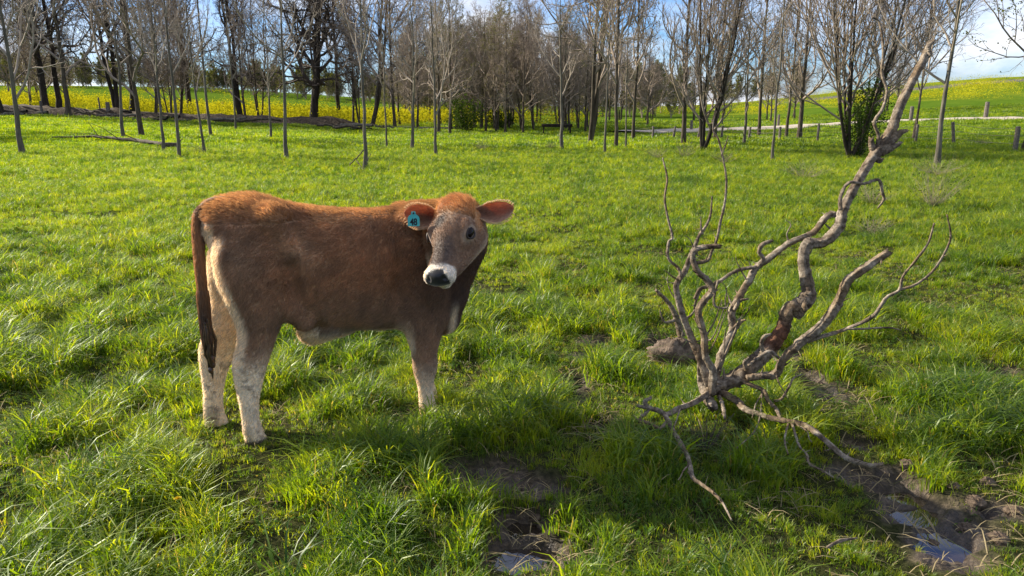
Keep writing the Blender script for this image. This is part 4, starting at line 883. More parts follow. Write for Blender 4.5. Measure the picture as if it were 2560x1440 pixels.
limb('twig', [(1785,945,9,3.1),(1820,872,8,3.05),(1848,803,7,3.0),(1845,800,5,3.0)], BR, 6)
limb('twig', [(1905,975,6,3.02),(1901,1035,5,2.9),(1885,1080,5,2.82),(1842,1120,3,2.75)], BR, 6)
limb('twig', [(1798,990,14,3.08),(1808,1020,12,3.04),(1812,1045,8,3.0)], BR, 7)
limb('twig', [(1870,915,10,3.0),(1920,880,12,3.0),(1945,893,8,3.0)], BR, 7)
limb('twig', [(1735,795,5,3.3),(1775,850,5,3.25),(1815,760,3,3.2)], BR, 6)
limb('root_stump', [(1748,880,12,3.14),(1750,915,20,3.14),(1754,955,28,3.14),(1765,990,34,3.12),(1780,1012,30,3.12)], BR, 12)
for u, v, Y, du, dv, dY in [(1700,760,3.18,-30,-70,.05),(1735,860,3.12,-45,-40,.02),(1765,840,3.05,40,-90,-.05),(1830,800,3.22,-25,-95,.04),(1830,830,3.2,45,-60,.02),(1870,705,3.29,-30,-60,.0),(1760,900,3.05,55,-120,-.1),(1800,930,3.1,30,-130,-.1),(1905,985,3.0,-25,60,-.1),(1990,1060,2.9,40,45,-.08),(2045,822,2.97,30,-60,.05),(1940,935,3.0,30,60,-.06),(1700,1022,2.9,-20,55,-.1),(1725,1160,2.62,-30,40,-.05),(2085,775,2.95,40,-30,.05),(1975,610,3.35,-10,-60,.03),(2010,650,3.27,35,-45,.0),(1745,640,3.08,-30,-50,.0),(1695,700,3.2,-35,-25,.0)]:
    limb('twig', [(u, v, 6, Y), (u + du * .45 + rng.normal(0, 5), v + dv * .4, 4.5, Y + dY * .5), (u + du * .8 + rng.normal(0, 6), v + dv * .8, 3.5, Y + dY * .8), (u + du, v + dv, 2, Y + dY)], BR, 4)
# second root with a lump of earth behind
def lump(name, u, v, Y, rx, ry, rz_, mt, label, cat, sink=.3, seed=3, **kw):
    g = gp(u, v, 1.5, 60) if Y is None else np.append(at(u, v, Y)[:2], height(at(u, v, Y)[0], Y)); Vx, Fx = uv_sphere((0, 0, 0), 1, None, 36, 22)
    nn_ = fbm(Vx[:, 0] * 2.2 + Vx[:, 2] * 1.7 + seed, Vx[:, 1] * 2.2 - Vx[:, 2] * 1.3, seed, 4) + .5 * fbm(Vx[:, 0] * 7 + Vx[:, 2] * 6, Vx[:, 1] * 7 - Vx[:, 2] * 5, seed + 3, 3)
    nn_ = nn_ + .35 * (fbm(Vx[:, 0] * 15 + Vx[:, 2] * 11 + seed, Vx[:, 1] * 15 - Vx[:, 2] * 12, seed + 9, 3) - .5) + .5 * (np.abs(fbm(Vx[:, 0] * 5 - Vx[:, 2] * 4, Vx[:, 1] * 5 + Vx[:, 2] * 4, seed + 13, 2) - .5) - .12)
    Vx = Vx * (.45 + .75 * nn_)[:, None] * np.array([rx, ry, rz_])
    o = mesh_obj(name, Vx, Fx, mt); o.location = (g[0], g[1], g[2] + rz_ * (1 - 2 * sink) * .5); tag(o, label, cat, **kw); return o
M['mud'] = mat_simple('clod_mud', [(.03, .02, .013), (.10, .07, .046), (.20, .15, .105)], 22, .7, 1.0, .02)
lump('earth_clod', 1688, 880, 3.95, .15, .10, .095, M['mud'], 'brown lump of earth clinging to a root behind the dead limb', 'earth clod', .25)
RT = empty('broken_root', at(1690, 830, 3.95)); BO2 = BO; BO = np.array(RT.location)
tag(RT, 'short weathered root poking out of the brown lump of earth', 'root')
limb('main_root', [(1705,840,26,3.95),(1690,790,18,3.93),(1672,757,14,3.92),(1642,728,9,3.9)], RT, 9)
limb('twig', [(1690,800,10,3.93),(1662,805,7,3.9),(1650,778,4,3.88)], RT, 6); limb('twig', [(1700,800,9,3.93),(1725,790,8,3.94),(1740,770,4,3.95)], RT, 6)
STK = [('wind_blown_stick', [(2068,1368,9),(2100,1352,12),(2142,1345,5)], 'short pale dead stick lying in grass at lower right'),]
for nm, p, lb in STK:
    w0 = [np.append(gflat(u, v), .10) for u, v, _ in p]; o = empty(nm, w0[1]); BO = np.array(o.location); tag(o, lb, 'stick')
    limb('stem', [(u, v, s, gflat(u, v)[1] - .1) for u, v, s in p], o, 7)
BO = BO2
# mud clods round the puddles
for i, (u, v, s) in enumerate([(2350,1190,.05),(2385,1210,.04),(2440,1240,.06),(2270,1160,.05),(2300,1215,.03),(2420,1290,.05),(2500,1330,.06),(2340,1310,.035),(2470,1200,.05),(1290,1190,.04),(1200,1235,.035),(1340,1265,.04),(1250,1255,.03),(1400,1390,.03),(1500,1060,.035),(2050,945,.045),(2010,925,.035),(2540,1260,.05),(2390,1345,.035),(1380,1340,.03)]):
    g = gflat(u, v); s = s * .55; lump('mud_clod', u, v, g[1], s, s * .9, s * .7, M['mud'], 'rough brown mud clod at the edge of the churned wet ground', 'mud clod', .4, 10 + i, group='mud clods beside the puddles')

# ------------------------------------------------------------------ bare trees
def grow(seed, Ht, r0, stems=1, first=.3, n=(12, 7, 6, 4), ang=(50, 45, 45, 45), lenf=(.5, .5, .5, .5), up=(.25, .2, .1, .05), wob=.12, rmin=.006, spread=.1, lean=0, taper=.75, splay=0):
    g = np.random.default_rng(seed); k0 = 14
    Ps = []
    for s in range(stems):
        a = g.random() * 6.28 if stems > 1 else 0; sp_ = splay * (.4 + .8 * g.random()) if stems > 1 else lean
        t = np.linspace(0, 1, k0); h = Ht * (1 if s == 0 else .75 + .3 * g.random()); d = np.array([math.cos(a), math.sin(a)]); wv = np.cumsum(g.normal(0, wob * .35, (k0, 2)), 0) * h / k0; wv -= wv[0]
        hor = sp_ * h * (t ** .8) * (1 - .25 * t); Ps.append(np.stack([d[0] * hor + wv[:, 0], d[1] * hor + wv[:, 1], t * h * math.sqrt(max(.2, 1 - min(.8, sp_) ** 2))], 1))
    P = np.array(Ps); rs = r0 / math.sqrt(stems) if stems > 1 else r0
    Rr = rs * (1 - taper * np.linspace(0, 1, k0))[None] * np.ones((stems, 1)); Rr[:, 0] *= 1.35; Rr[:, 1] *= 1.06
    lv = [(P, Rr)]; Lp = np.full(stems, Ht)
    for l in range(len(n)):
        P, Rr = lv[-1]; m = len(P); k = [9, 7, 5, 4][l]; q = n[l]; N_ = m * q
        par = np.repeat(np.arange(m), q); t = (np.tile(np.arange(q), m) + g.random(N_)) / q; lo_ = first if l == 0 else .18; t = lo_ + (1 - lo_) * t; t = np.minimum(t, .985)
        kk = P.shape[1] - 1; f = t * kk; i = np.minimum(f.astype(int), kk - 1); f = (f - i)[:, None]
        p0 = P[par, i] * (1 - f) + P[par, i + 1] * f; pd = P[par, i + 1] - P[par, i]; pd /= np.linalg.norm(pd, axis=1, keepdims=True) + 1e-9
        pr = Rr[par, i] * (1 - f[:, 0]) + Rr[par, i + 1] * f[:, 0]
        az = np.tile(np.arange(q) * 2.4, m) + g.normal(0, .6, N_) + par; ref = np.where(np.abs(pd[:, 2:3]) > .9, [[1., 0, 0]], [[0, 0, 1.]]); A = np.cross(pd, ref); A /= np.linalg.norm(A, axis=1, keepdims=True); B = np.cross(pd, A)
        th = np.radians(ang[l] * (.7 + .6 * g.random(N_))) * (1 - .35 * t)
        d = pd * np.cos(th)[:, None] + (A * np.cos(az)[:, None] + B * np.sin(az)[:, None]) * np.sin(th)[:, None]
        Ln = Lp[par] * lenf[l] * (1.08 - .75 * t if l == 0 else 1.1 - .6 * t) * (.6 + .7 * g.random(N_))
        pts = [p0]; cur = d.copy()
        for s in range(1, k):
            cur = cur + g.normal(0, wob * 1.5, (N_, 3)) + np.array([0, 0, up[l] * (.5 + 1.0 * s / k)]); cur /= np.linalg.norm(cur, axis=1, keepdims=True); pts.append(pts[-1] + cur * (Ln / (k - 1))[:, None])
        Q = np.stack(pts, 1); rb = np.minimum(pr * .72, Ln * .022 + rmin * .6); rb = np.maximum(rb, rmin); RQ = rb[:, None] * (1 - .7 * np.linspace(0, 1, k))[None]; RQ = np.maximum(RQ, rmin * .45)
        lv.append((Q, RQ)); Lp = Ln
    return lv
def tree_meshes(seed, leaves=0, leafsize=.05, sides=(9, 6, 4, 3, 3), **kw):
    lv = grow(seed, **kw); Vt, Ft = tubes(lv[0][0], lv[0][1], sides[0], .10)
    parts = [tubes(P, Rr, sides[i + 1]) for i, (P, Rr) in enumerate(lv[1:])]; Vb, Fb = merge(parts)
    o = [(Vt, Ft), (Vb, Fb), None]
    if leaves:
        Q = lv[-1][0]; g = np.random.default_rng(seed + 5); i = g.integers(0, len(Q), leaves); p = Q[i, g.integers(1, Q.shape[1], leaves)] + g.normal(0, leafsize * .8, (leaves, 3))
        a = g.normal(0, 1, (leaves, 3)); a /= np.linalg.norm(a, axis=1, keepdims=True); b = np.cross(a, g.normal(0, 1, (leaves, 3))); b /= np.linalg.norm(b, axis=1, keepdims=True); s = leafsize * (.6 + .7 * g.random((leaves, 1)))
        V = np.stack([p - a * s, p - b * s * .5, p + a * s, p + b * s * .5], 1).reshape(-1, 3); o[2] = (V, np.arange(len(V)).reshape(-1, 4))
    return o
MESH = {}
def proto_tree(key, bark, twig, leafm=None, **kw):
    t = tree_meshes(**kw); res = []
    for nm, vf, mt in (('trunk', t[0], bark), ('branches', t[1], twig), ('leaves', t[2], leafm)):
        if vf is None: continue
        o = mesh_obj(nm, vf[0], vf[1], mt, smooth=nm != 'leaves', link=False); res.append((nm, o.data)); bpy.data.objects.remove(o)
    MESH[key] = res
def plant_tree(key, name, loc_, rz, s, label, cat='tree', group=None, sz=None):
    r = empty(name, loc_, rz); r.scale = (s, s, sz or s); tag(r, label, cat, group)
    for nm, me in MESH[key]:
        o = bpy.data.objects.new(nm, me); COL.objects.link(o); o.parent = r
    return r
B_, T_ = M['bark'], M['twig']
big = dict(n=(13, 8, 7, 5), ang=(62, 55, 55, 50), lenf=(.44, .5, .5, .55), up=(.14, .06, .02, .0), wob=.20, rmin=.009)
for i in range(4): proto_tree('big%d' % i, M['barkd'], M['twigd'], seed=20 + i, Ht=15, r0=.30, stems=(1, 2, 1, 2)[i], first=.22, splay=.13, lean=(.04, 0, -.05, 0)[i], **big)
proto_tree('ivy', M['barkd'], M['twigd'], M['leafd'], seed=31, Ht=14, r0=.42, stems=3, first=.18, splay=.16, leaves=0, **big)
for i in range(5): proto_tree('mid%d' % i, B_, T_, M['leaf'] if i in (1, 3) else None, seed=40 + i, Ht=10.5, r0=.11, stems=(1, 1, 2, 1, 3)[i], first=.16, splay=.15, n=(15, 8, 6, 4), ang=(50, 50, 50, 45), lenf=(.46, .5, .52, .55), up=(.20, .12, .05, .03), wob=.14, rmin=.010, leaves=(0, 1600, 0, 3000, 0)[i], leafsize=.05)
for i in range(5): proto_tree('sap%d' % i, M['barkl'], M['twigl'], seed=60 + i, Ht=6.5, r0=.062, first=(.2, .3, .25, .36, .28)[i], lean=(.0, .04, -.03, .02, -.02)[i], taper=.93, n=(11, 6, 5, 3), ang=(56, 48, 45, 45), lenf=(.46, .5, .55, .5), up=(.22, .15, .1, .05), wob=.12, rmin=.0045)
proto_tree('vase', M['barkd'], T_, seed=71, Ht=8.5, r0=.135, stems=8, first=.14, splay=.30, n=(13, 7, 5, 3), ang=(46, 38, 40, 40), lenf=(.55, .5, .5, .5), up=(.16, .08, .04, .02), wob=.07, rmin=.0055)
proto_tree('orch0', B_, T_, seed=81, Ht=7.5, r0=.115, stems=1, first=.17, n=(12, 7, 6, 4), ang=(58, 48, 45, 45), lenf=(.58, .48, .5, .5), up=(.30, .16, .08, .05), wob=.10, rmin=.006)
proto_tree('orch1', M['barkd'], T_, seed=83, Ht=7.0, r0=.15, stems=4, first=.1, splay=.34, n=(11, 7, 6, 3), ang=(48, 44, 45, 45), lenf=(.50, .5, .5, .5), up=(.26, .16, .08, .05), wob=.10, rmin=.006)
proto_tree('willow', B_, T_, M['leaf'], seed=91, Ht=9.0, r0=.10, stems=2, first=.15, splay=.14, n=(12, 7, 6, 4), ang=(50, 45, 45, 45), lenf=(.45, .5, .5, .5), up=(.22, .1, .0, -.04), wob=.12, rmin=.0055, leaves=9000, leafsize=.045)
proto_tree('thin', M['barkl'], M['twigl'], seed=95, Ht=5.2, r0=.04, first=.35, n=(6, 4, 3), ang=(45, 40, 40), lenf=(.28, .5, .5), up=(.3, .2, .1), wob=.09, rmin=.005)
def place(key, name, u, v, wpx, label, hpx_top=None, cat='tree', group=None, rz=None, Y=None, s=None):
    g = gp(u, v, 10) if Y is None else np.append(at(u, v, Y)[:2], height(at(u, v, Y)[0], Y))
    r0 = {'b': .50, 'i': .50, 'm': .125, 's': .076, 'v': .36, 'o': .12, 'w': .10, 't': .04}[key[0]]
    if s is None: s = (wpx / 2 * g[1] / 1849) / r0
    s = float(np.clip(s, .45, 2.2))
    return plant_tree(key, name, (g[0], g[1], g[2] - .05), rng.random() * 6.28 if rz is None else rz, s, label, cat, group, None if key[0] in 'vo' else max(s, .85))
TL = [  # kind, px, py, trunk width px, label
 ('big0', 5, 290, 22, 'dark tall tree trunk cut by the left edge of the picture'),
 ('big1', 118, 286, 34, 'thickest dark trunk at the far left, on the bank'),
 ('big2', 148, 288, 22, 'dark trunk just right of the thickest trunk at far left'),
 ('mid0', 172, 293, 13, 'thinner bare tree at the bank edge between the big left trunks'),
 ('big3', 296, 292, 26, 'twin dark trunk with crossing limbs, left one of the close pair'),
 ('big0', 332, 290, 26, 'dark trunk crossing its neighbour, right one of the close pair'),
 ('big2', 405, 292, 22, 'straight dark trunk on the bank behind the fallen pole'),
 ('big1', 478, 292, 26, 'forked dark trunk in a V left of the yellow field gap'),
 ('big3', 605, 306, 22, 'dark leaning two-stemmed tree left of the vine-wrapped trunk'),
 ('ivy', 782, 312, 34, 'stout tangled dark tree wrapped in vines before the yellow field'),
 ('big2', 846, 306, 17, 'slender dark tree just right of the vine-wrapped tree'),
 ('mid2', 930, 318, 14, 'grey forked tree between yellow field and centre thicket'),
 ('sap0', 57, 386, 15, 'pale grey straight sapling at the far left of the pasture'),
 ('sap3', 309, 345, 10, 'bare sapling behind the fallen pole, left of the pair'),
 ('mid0', 355, 342, 13, 'grey young tree behind the fallen pole, right of the pair'),
 ('sap1', 408, 381, 9, 'thin sapling standing at the butt end of the fallen pole'),
 ('thin', 448, 392, 8, 'thin crooked sapling with a bent foot near the fallen pole'),
 ('sap2', 512, 384, 8, 'thin pale sapling with a small green shrub at its foot'),
 ('thin', 528, 342, 7, 'small forked sapling behind the thin pale sapling on left'),
 ('sap4', 677, 346, 7, 'slim sapling left of the many-branched young tree'),
 ('thin', 590, 328, 5, 'very thin sapling near the dark leaning two-stemmed tree'),
 ('sap3', 717, 398, 12, 'young tree with long low branches above the calf rump'),
 ('sap1', 912, 427, 12, 'nearest sapling, propped by sticks above the calf back'),
 ('thin', 968, 371, 5, 'very thin sapling right of the propped nearest sapling'),
 ('sap2', 1030, 374, 10, 'grey sapling with swept branches left of the centre thicket'),
 ('sap0', 1090, 388, 9, 'pale sapling in front of the evergreen shrub'),
 ('sap4', 1405, 372, 10, 'leaning-footed young tree at the front of the centre thicket'),
 ('mid4', 1475, 358, 19, 'clump of thick dark stems in the right part of the thicket'),
 ('sap3', 1512, 381, 7, 'thin white-barked sapling at the thicket front'),
 ('mid3', 1540, 371, 10, 'straight grey tree right of the thick dark stem clump'),
 ('sap2', 1565, 374, 5, 'slim dark sapling at the right end of the thicket'),
 ('mid1', 1583, 350, 9, 'bare tree where the fence meets the thicket'),
 ('orch0', 1708, 364, 13, 'wide spreading tree with long level limbs left of the dark orchard tree'),
 ('orch1', 1757, 376, 15, 'dark rounded tree with many upswept limbs by the fence'),
 ('mid3', 1787, 348, 9, 'grey tree just behind the dark rounded tree'),
 ('sap0', 1860, 364, 9, 'straight slim tree halfway along the fence'),
 ('mid0', 1897, 342, 9, 'bare tree by the track right of the straight slim tree'),
 ('thin', 1931, 402, 7, 'pole-thin sapling with pale wrapped foot in the open grass'),
 ('mid1', 1965, 345, 8, 'young bare tree left of the crooked V-shaped tree'),
 ('orch0', 1998, 348, 12, 'crooked V-shaped tree left of the large multi-stemmed tree'),
 ('vase', 2125, 394, 36, 'large multi-stemmed bare tree fanning out beside the dead limb'),
 ('mid2', 2282, 352, 9, 'slight forked tree between dead limb and leaning fence post'),
 ('sap4', 2342, 418, 16, 'grey forked sapling right of the dead limb tip'),
 ('willow', 2556, 378, 14, 'tree with fresh pale leaves at the right edge of the picture'),
]
for i, (k, u, v, wp, lb) in enumerate(TL): place(k, 'bare_tree' if k != 'willow' else 'leafing_tree', u, v, wp, lb, s=.90 if k == 'vase' else None)
# centre thicket and hedgerow trees behind
placed = []
def thicket(n, u0, u1, y0, y1, keys, smin_, smax_, label, group, gap=.7):
    c = 0; tries = 0
    while c < n and tries < n * 30:
        tries += 1; Y = y0 + (y1 - y0) * rng.random(); u = u0 + (u1 - u0) * rng.random(); x = (u - 1280) / 1904 * Y
        if any((x - a) ** 2 + (Y - b) ** 2 < gap ** 2 for a, b in placed): continue
        placed.append((x, Y)); z = float(height(x, Y)); s = smin_ + (smax_ - smin_) * rng.random()
        lb, gp_ = label, group
        if 'centre thicket' in label:
            w1 = 'left' if u < 1210 else 'right' if u > 1430 else 'middle'; w2 = 'front' if Y < 50 else 'back'; lb = f'slim grey bare tree in the {w2} rows of the thicket, {w1} part'; gp_ = f'{w2} trees of the thicket, {w1} part'
        plant_tree(keys[int(rng.integers(0, len(keys)))], 'bare_tree', (x, Y, z - .05), rng.random() * 6.28, s, lb, 'tree', gp_, s * (.76 + .22 * rng.random())); c += 1
TH = ['mid0', 'mid1', 'mid2', 'mid4', 'mid0', 'mid3']
thicket(28, 985, 1560, 36, 50, TH, .5, .72, 'slim grey bare tree standing in the crowded centre thicket', 'trees of the centre thicket')
thicket(34, 1000, 1640, 50, 74, TH, .56, .8, 'slim grey bare tree standing in the crowded centre thicket', 'trees of the centre thicket')
thicket(9, 985, 1250, 58, 76, ['mid3', 'mid1'], .74, .86, 'tall olive-tinged tree rising behind the left of the thicket', 'olive trees behind the thicket')
thicket(11, -260, 990, 46, 52, ['mid1', 'mid0', 'mid2', 'mid4'], .7, 1.0, 'slender bare tree among the big trunks on the dark bank', 'slender trees on the bank')
thicket(12, 1580, 2250, 62, 78, ['mid0', 'mid2', 'mid1'], .6, .85, 'small bare tree beyond the track on the right', 'small trees beyond the track')
thicket(7, -150, 330, 58, 72, ['mid3', 'mid1'], .8, 1.0, 'young-leafed tree behind the big left trunks', 'young-leafed trees behind the bank')
thicket(5, -900, -200, 30, 50, ['big0', 'big2', 'mid0'], .8, 1.1, 'bare tree beyond the left edge of the pasture', 'trees left of the picture')
thicket(5, 2700, 3400, 25, 50, ['mid0', 'mid2', 'mid1'], .7, .9, 'bare tree beyond the right edge of the pasture', 'trees right of the picture')
# far woods: one mass of bushy crowns on the skyline
pw = bpy.data.collections.new('woods_sources')
for i in range(3):
    t = tree_meshes(seed=120 + i, Ht=9, r0=.12, stems=3, first=.08, splay=.25, n=(12, 7, 6), ang=(45, 45, 45), lenf=(.45, .5, .55), up=(.2, .1, .05), wob=.12, rmin=.03, leaves=5000, leafsize=.13, sides=(5, 4, 3, 3))
    mm_ = mesh_obj('woods%d' % i, *merge([t[0], t[1]]), M['twig'], link=False); me = mm_.data; me.materials.append(M['leafw'] if 'leafw' in M else M['leaf'])
    lvv, lff = t[2]; nb0 = len(me.vertices); VV = np.zeros((nb0, 3), np.float32).ravel(); me.vertices.foreach_get('co', VV); FF = np.array([p.vertices[:] for p in me.polygons])
    V2 = np.concatenate([VV.reshape(-1, 3), lvv]); F2 = np.concatenate([FF, lff + nb0]); nf0 = len(FF); bpy.data.objects.remove(mm_)
    o = mesh_obj('woods%d' % i, V2, F2, M['twig'], link=False); o.data.materials.append(M['leaf']); mi = np.zeros(len(F2), np.int32); mi[nf0:] = 1; o.data.polygons.foreach_set('material_index', mi); pw.objects.link(o)
wx, wy = [], []
for u0, u1, Y0, Y1, n in [(-1000, 1000, 150, 190, 330), (950, 1700, 85, 130, 60), (1700, 2050, 150, 175, 16)]:
    u = u0 + (u1 - u0) * rng.random(n); y = Y0 + (Y1 - Y0) * rng.random(n); wx.append((u - 1280) / 1904 * y); wy.append(y)
wx = np.concatenate(wx); wy = np.concatenate(wy); nw = len(wx)
tag(scatter('distant_woods', np.stack([wx, wy, height(wx, wy) - .3], 1), np.stack([0 * wx, 0 * wx, rng.random(nw) * 6.28], 1), np.where(wx < 2, .60, .6) * (.75 + .5 * rng.random(nw)), rng.integers(0, 3, nw), pw), 'far-off brownish woods on the skyline behind the fields', 'woods', kind='stuff')

# ------------------------------------------------------------------ leafy shrubs and vines
def shrub(name, u, v, Y, wid, hgt, n, mt, stem, label, cat='shrub', ls=.03, group=None, z0=0.0, ns=40):
    g = gp(u, v, 6) if Y is None else np.append(at(u, v, Y)[:2], height(at(u, v, Y)[0], Y)); e = empty(name, g); tag(e, label, cat, group); q = np.linspace(0, 1, 5)
    a = rng.random(ns) * 6.28; rad = wid / 2 * rng.random(ns) ** .5; hh = hgt * (.5 + .5 * rng.random(ns)) * (1 - .35 * (rad / wid * 2) ** 2)
    P = np.stack([(np.cos(a) * rad)[:, None] * q ** .8, (np.sin(a) * rad)[:, None] * q ** .8, hh[:, None] * q + z0 * 0], 2) + rng.normal(0, wid * .03, (ns, 5, 3)) * q[None, :, None]
    Vq, Fq = tubes(P, np.full((ns, 5), ls * .12) * (1 - .6 * q), 3); mesh_obj('stems', Vq, Fq, stem, e)
    if n:
        i = rng.integers(0, ns, n); t = rng.random(n) ** .6 * 3.99; j = t.astype(int); c = P[i, j] * (1 - (t - j))[:, None] + P[i, j + 1] * (t - j)[:, None] + rng.normal(0, wid * .05, (n, 3)); c[:, 2] = np.abs(c[:, 2]) + z0
        a = rng.normal(0, 1, (n, 3)); a /= np.linalg.norm(a, axis=1, keepdims=True); b = np.cross(a, rng.normal(0, 1, (n, 3))); b /= np.linalg.norm(b, axis=1, keepdims=True); s = ls * (.5 + .8 * rng.random((n, 1)))
        V = np.stack([c - a * s, c - b * s * .5, c + a * s, c + b * s * .5], 1).reshape(-1, 3); mesh_obj('leaves', V, np.arange(len(V)).reshape(-1, 4), mt, e, smooth=False)
    return e
shrub('evergreen_shrub', 1165, 330, 40, 2.6, 2.2, 3200, M['leafd'], M['twig'], 'bright green cedar-like shrub at the left of the thicket', ls=.06)
shrub('vine_bush', 2150, 394, None, 1.35, 2.5, 5200, M['leafd'], M['twig'], 'green vine bush climbing the large multi-stemmed tree', ls=.032)
shrub('evergreen_shrub', 1250, 345, 45, 2.0, 1.4, 1500, M['leafd'], M['twig'], 'low dark green shrub among the thicket stems', ls=.06)
for u, v, w_, h_, lb in [(1205, 377, .7, .4, 'small dark bare shrub below the thicket, left'), (1375, 372, .6, .3, 'small leafy shrub below the thicket, centre'), (1640, 398, .8, .45, 'low twiggy shrub left of the wide spreading tree'), (1712, 395, .9, .6, 'twiggy shrub at the foot of the wide spreading tree'),
    (2010, 448, 1.1, .45, 'sparse twiggy shrub in the open grass behind the dead limb'), (2180, 515, .7, .4, 'twiggy shrub under the hooked white twig of the dead limb'), (2178, 590, .55, .28, 'small dark weed clump right of the main limb'), (2330, 520, 1.0, .75, 'tall wispy shrub in grass at right'), (2340, 440, 1.3, .5, 'dull green shrub patch at the foot of the grey forked sapling'),
    (500, 382, .9, .35, 'low green shrub by the thin pale sapling'), (2455, 365, 1.0, .4, 'low green weeds by the leaning fence post'), (1810, 410, .8, .35, 'low weed tuft beside the tall thin twig')]:
    shrub('small_shrub', u, v, None, w_, h_, 170, M['leafd'], M['twig'], lb, ls=.015, ns=80)
# dark blackish seedheads below the limb
shrub('dry_weed', 1765, 1110, 2.72, .22, .24, 0, M['leafd'], M['twigd'], 'dark dry weed stalks in shade below the dead limb', 'weed', ls=.018, ns=26)

# ------------------------------------------------------------------ fallen pole on the left, propping sticks, plank, feeder
def pole_obj(name, pts, mt, label, cat, twigs=(), sides=8):
    P = np.array([gp(u, v, 6) + np.array([0, 0, h]) for u, v, r, h in pts]); o = empty(name, P[0]); tag(o, label, cat)
    q = np.linspace(0, len(P) - 1, 30); PP = np.stack([np.interp(q, range(len(P)), P[:, j]) for j in range(3)], 1) + rng.normal(0, .006, (30, 3)); rr = np.interp(q, range(len(P)), [p[2] for p in pts])
    V, F = tubes((PP - P[0])[None], rr[None], sides, .1); mesh_obj('stem', V, F, mt, o)
    for t in twigs:
        a = PP[t[0]]; b = a + np.array(t[1:4]); mid_ = (a + b) / 2 + np.array([0, 0, .06]); V, F = tubes((np.array([a, (a + mid_) / 2, mid_, b]) - P[0])[None], np.array([[.018, .014, .01, .005]]) * t[4], 5); mesh_obj('side_branch', V, F, mt, o)
    return o
pole_obj('fallen_pole', [(130, 352, .02, .12), (240, 352, .045, .14), (330, 360, .06, .14), (410, 372, .07, .12), (452, 372, .075, .1)], M['bark'], 'long fallen dead pole lying in the left pasture', 'fallen pole',
         [(12, -.5, -.7, .55, 1), (16, -.7, -.5, .35, 1), (20, -.6, -.4, -.1, 1.2), (8, -.6, .2, .7, .8), (10, -.9, -.6, .15, 1), (28, .18, .0, .2, 2)])
for P_, lb in [([(872, 420, .012, .02), (911, 427, .012, .42)], 'thin stick propped against the nearest sapling from the left'), ([(870, 422, .014, .02), (896, 421, .010, .03)], 'short stick lying flat left of the nearest sapling'), ([(905, 424, .010, .02), (890, 418, .010, .16)], 'short leaning stick at the foot of the nearest sapling'), ([(914, 426, .009, .1), (928, 424, .006, .32)], 'thin twig leaning right from the nearest sapling foot')]:
    pole_obj('leaning_stick', P_, M['bark'], lb, 'stick', (), 6)
def box(name, c, s, mt, rz=0, parent=None, bev=.0):
    v = np.array([[x, y, z] for x in (-1, 1) for y in (-1, 1) for z in (-1, 1)]) * np.array(s) / 2; f = [[0, 1, 3, 2], [4, 6, 7, 5], [0, 4, 5, 1], [2, 3, 7, 6], [0, 2, 6, 4], [1, 5, 7, 3]]
    ob = mesh_obj(name, v, f, mt, parent, smooth=False); ob.location = c; ob.rotation_euler = (0, 0, rz); return ob
g = gp(1392, 338, 20); fd = empty('feed_bunk', g); tag(fd, 'low dark wooden feed bunk half hidden in the thicket', 'feed bunk')
box('top_board', (0, 0, .42), (1.5, .4, .05), M['barkd'], 0, fd); box('side_board', (0, -.21, .50), (1.5, .04, .10), M['barkd'], 0, fd)
for a in (-1, 1): box('leg', (a * .65, 0, .2), (.06, .3, .40), M['barkd'], 0, fd)
o = box('white_plank', gp(690, 300, 30) + np.array([0, 0, .35]), (.16, 1.7, .05), mat_simple('white_paint', [(.62, .62, .6), (.8, .8, .78)], 6), R(-50)); o.rotation_euler = (R(18), R(8), R(-50)); tag(o, 'white plank leaning on brush behind the long-branched young tree', 'plank')
# logs and brush heap on the bank
def log(u, v, Ln, r, az, label, mt, lift=0.0):
    p = gp(u, v, 25); q = np.linspace(-.5, .5, 9); d = np.array([math.cos(az), math.sin(az), 0]); P = d * q[:, None] * Ln; P[:, 2] += rng.normal(0, .04, 9); V, F = tubes(P[None], (r * (1 + .25 * rng.random(9)))[None], 8, .15)
    o = mesh_obj('log', V, F, mt); o.location = p + np.array([0, 0, r * .8 + lift]); tag(o, label, 'log', 'logs and brush on the dark bank'); return o
for i in range(26):
    u = rng.uniform(-20, 1000); v = 292 + max(0, u - 200) * .045 + rng.uniform(-6, 5); log(u, v, rng.uniform(.8, 3.0), rng.uniform(.025, .085), rng.uniform(-.5, .5), 'weathered log or limb lying along the dark bank under the trees', [M['barkl'], M['bark'], M['barkd']][i % 3], rng.uniform(0, .3))
# dark leaf-litter bank
n = 110; us = np.linspace(-700, 1010, n); rows = []
for k, (dy, dz) in enumerate([(-.9, -.08), (-.5, .16), (0, .42), (.7, .55), (1.6, .5), (2.6, -.1)]):
    yb = 46.2 + 1.2 * (fbm(us / 160, us * 0, 12, 3) - .5); x = (us - 1280) / 1904 * yb; y = yb + dy + .4 * (fbm(us / 35 + k * 3, us * 0 + k, 14, 3) - .5); s = sst(1010, 820, us); z = height(x, y) + dz * s * (.75 + .9 * (fbm(us / 40 + k, us * 0 + k, 15, 3) - .3)) - .05
    rows.append(np.stack([x, y, z], 1))
V = np.stack(rows, 1).reshape(-1, 3); ix = np.arange(n * 6).reshape(n, 6); F = np.stack([ix[:-1, :-1], ix[1:, :-1], ix[1:, 1:], ix[:-1, 1:]], -1).reshape(-1, 4)
tag(mesh_obj('earth_bank', V, F, M['soil']), kind='structure')

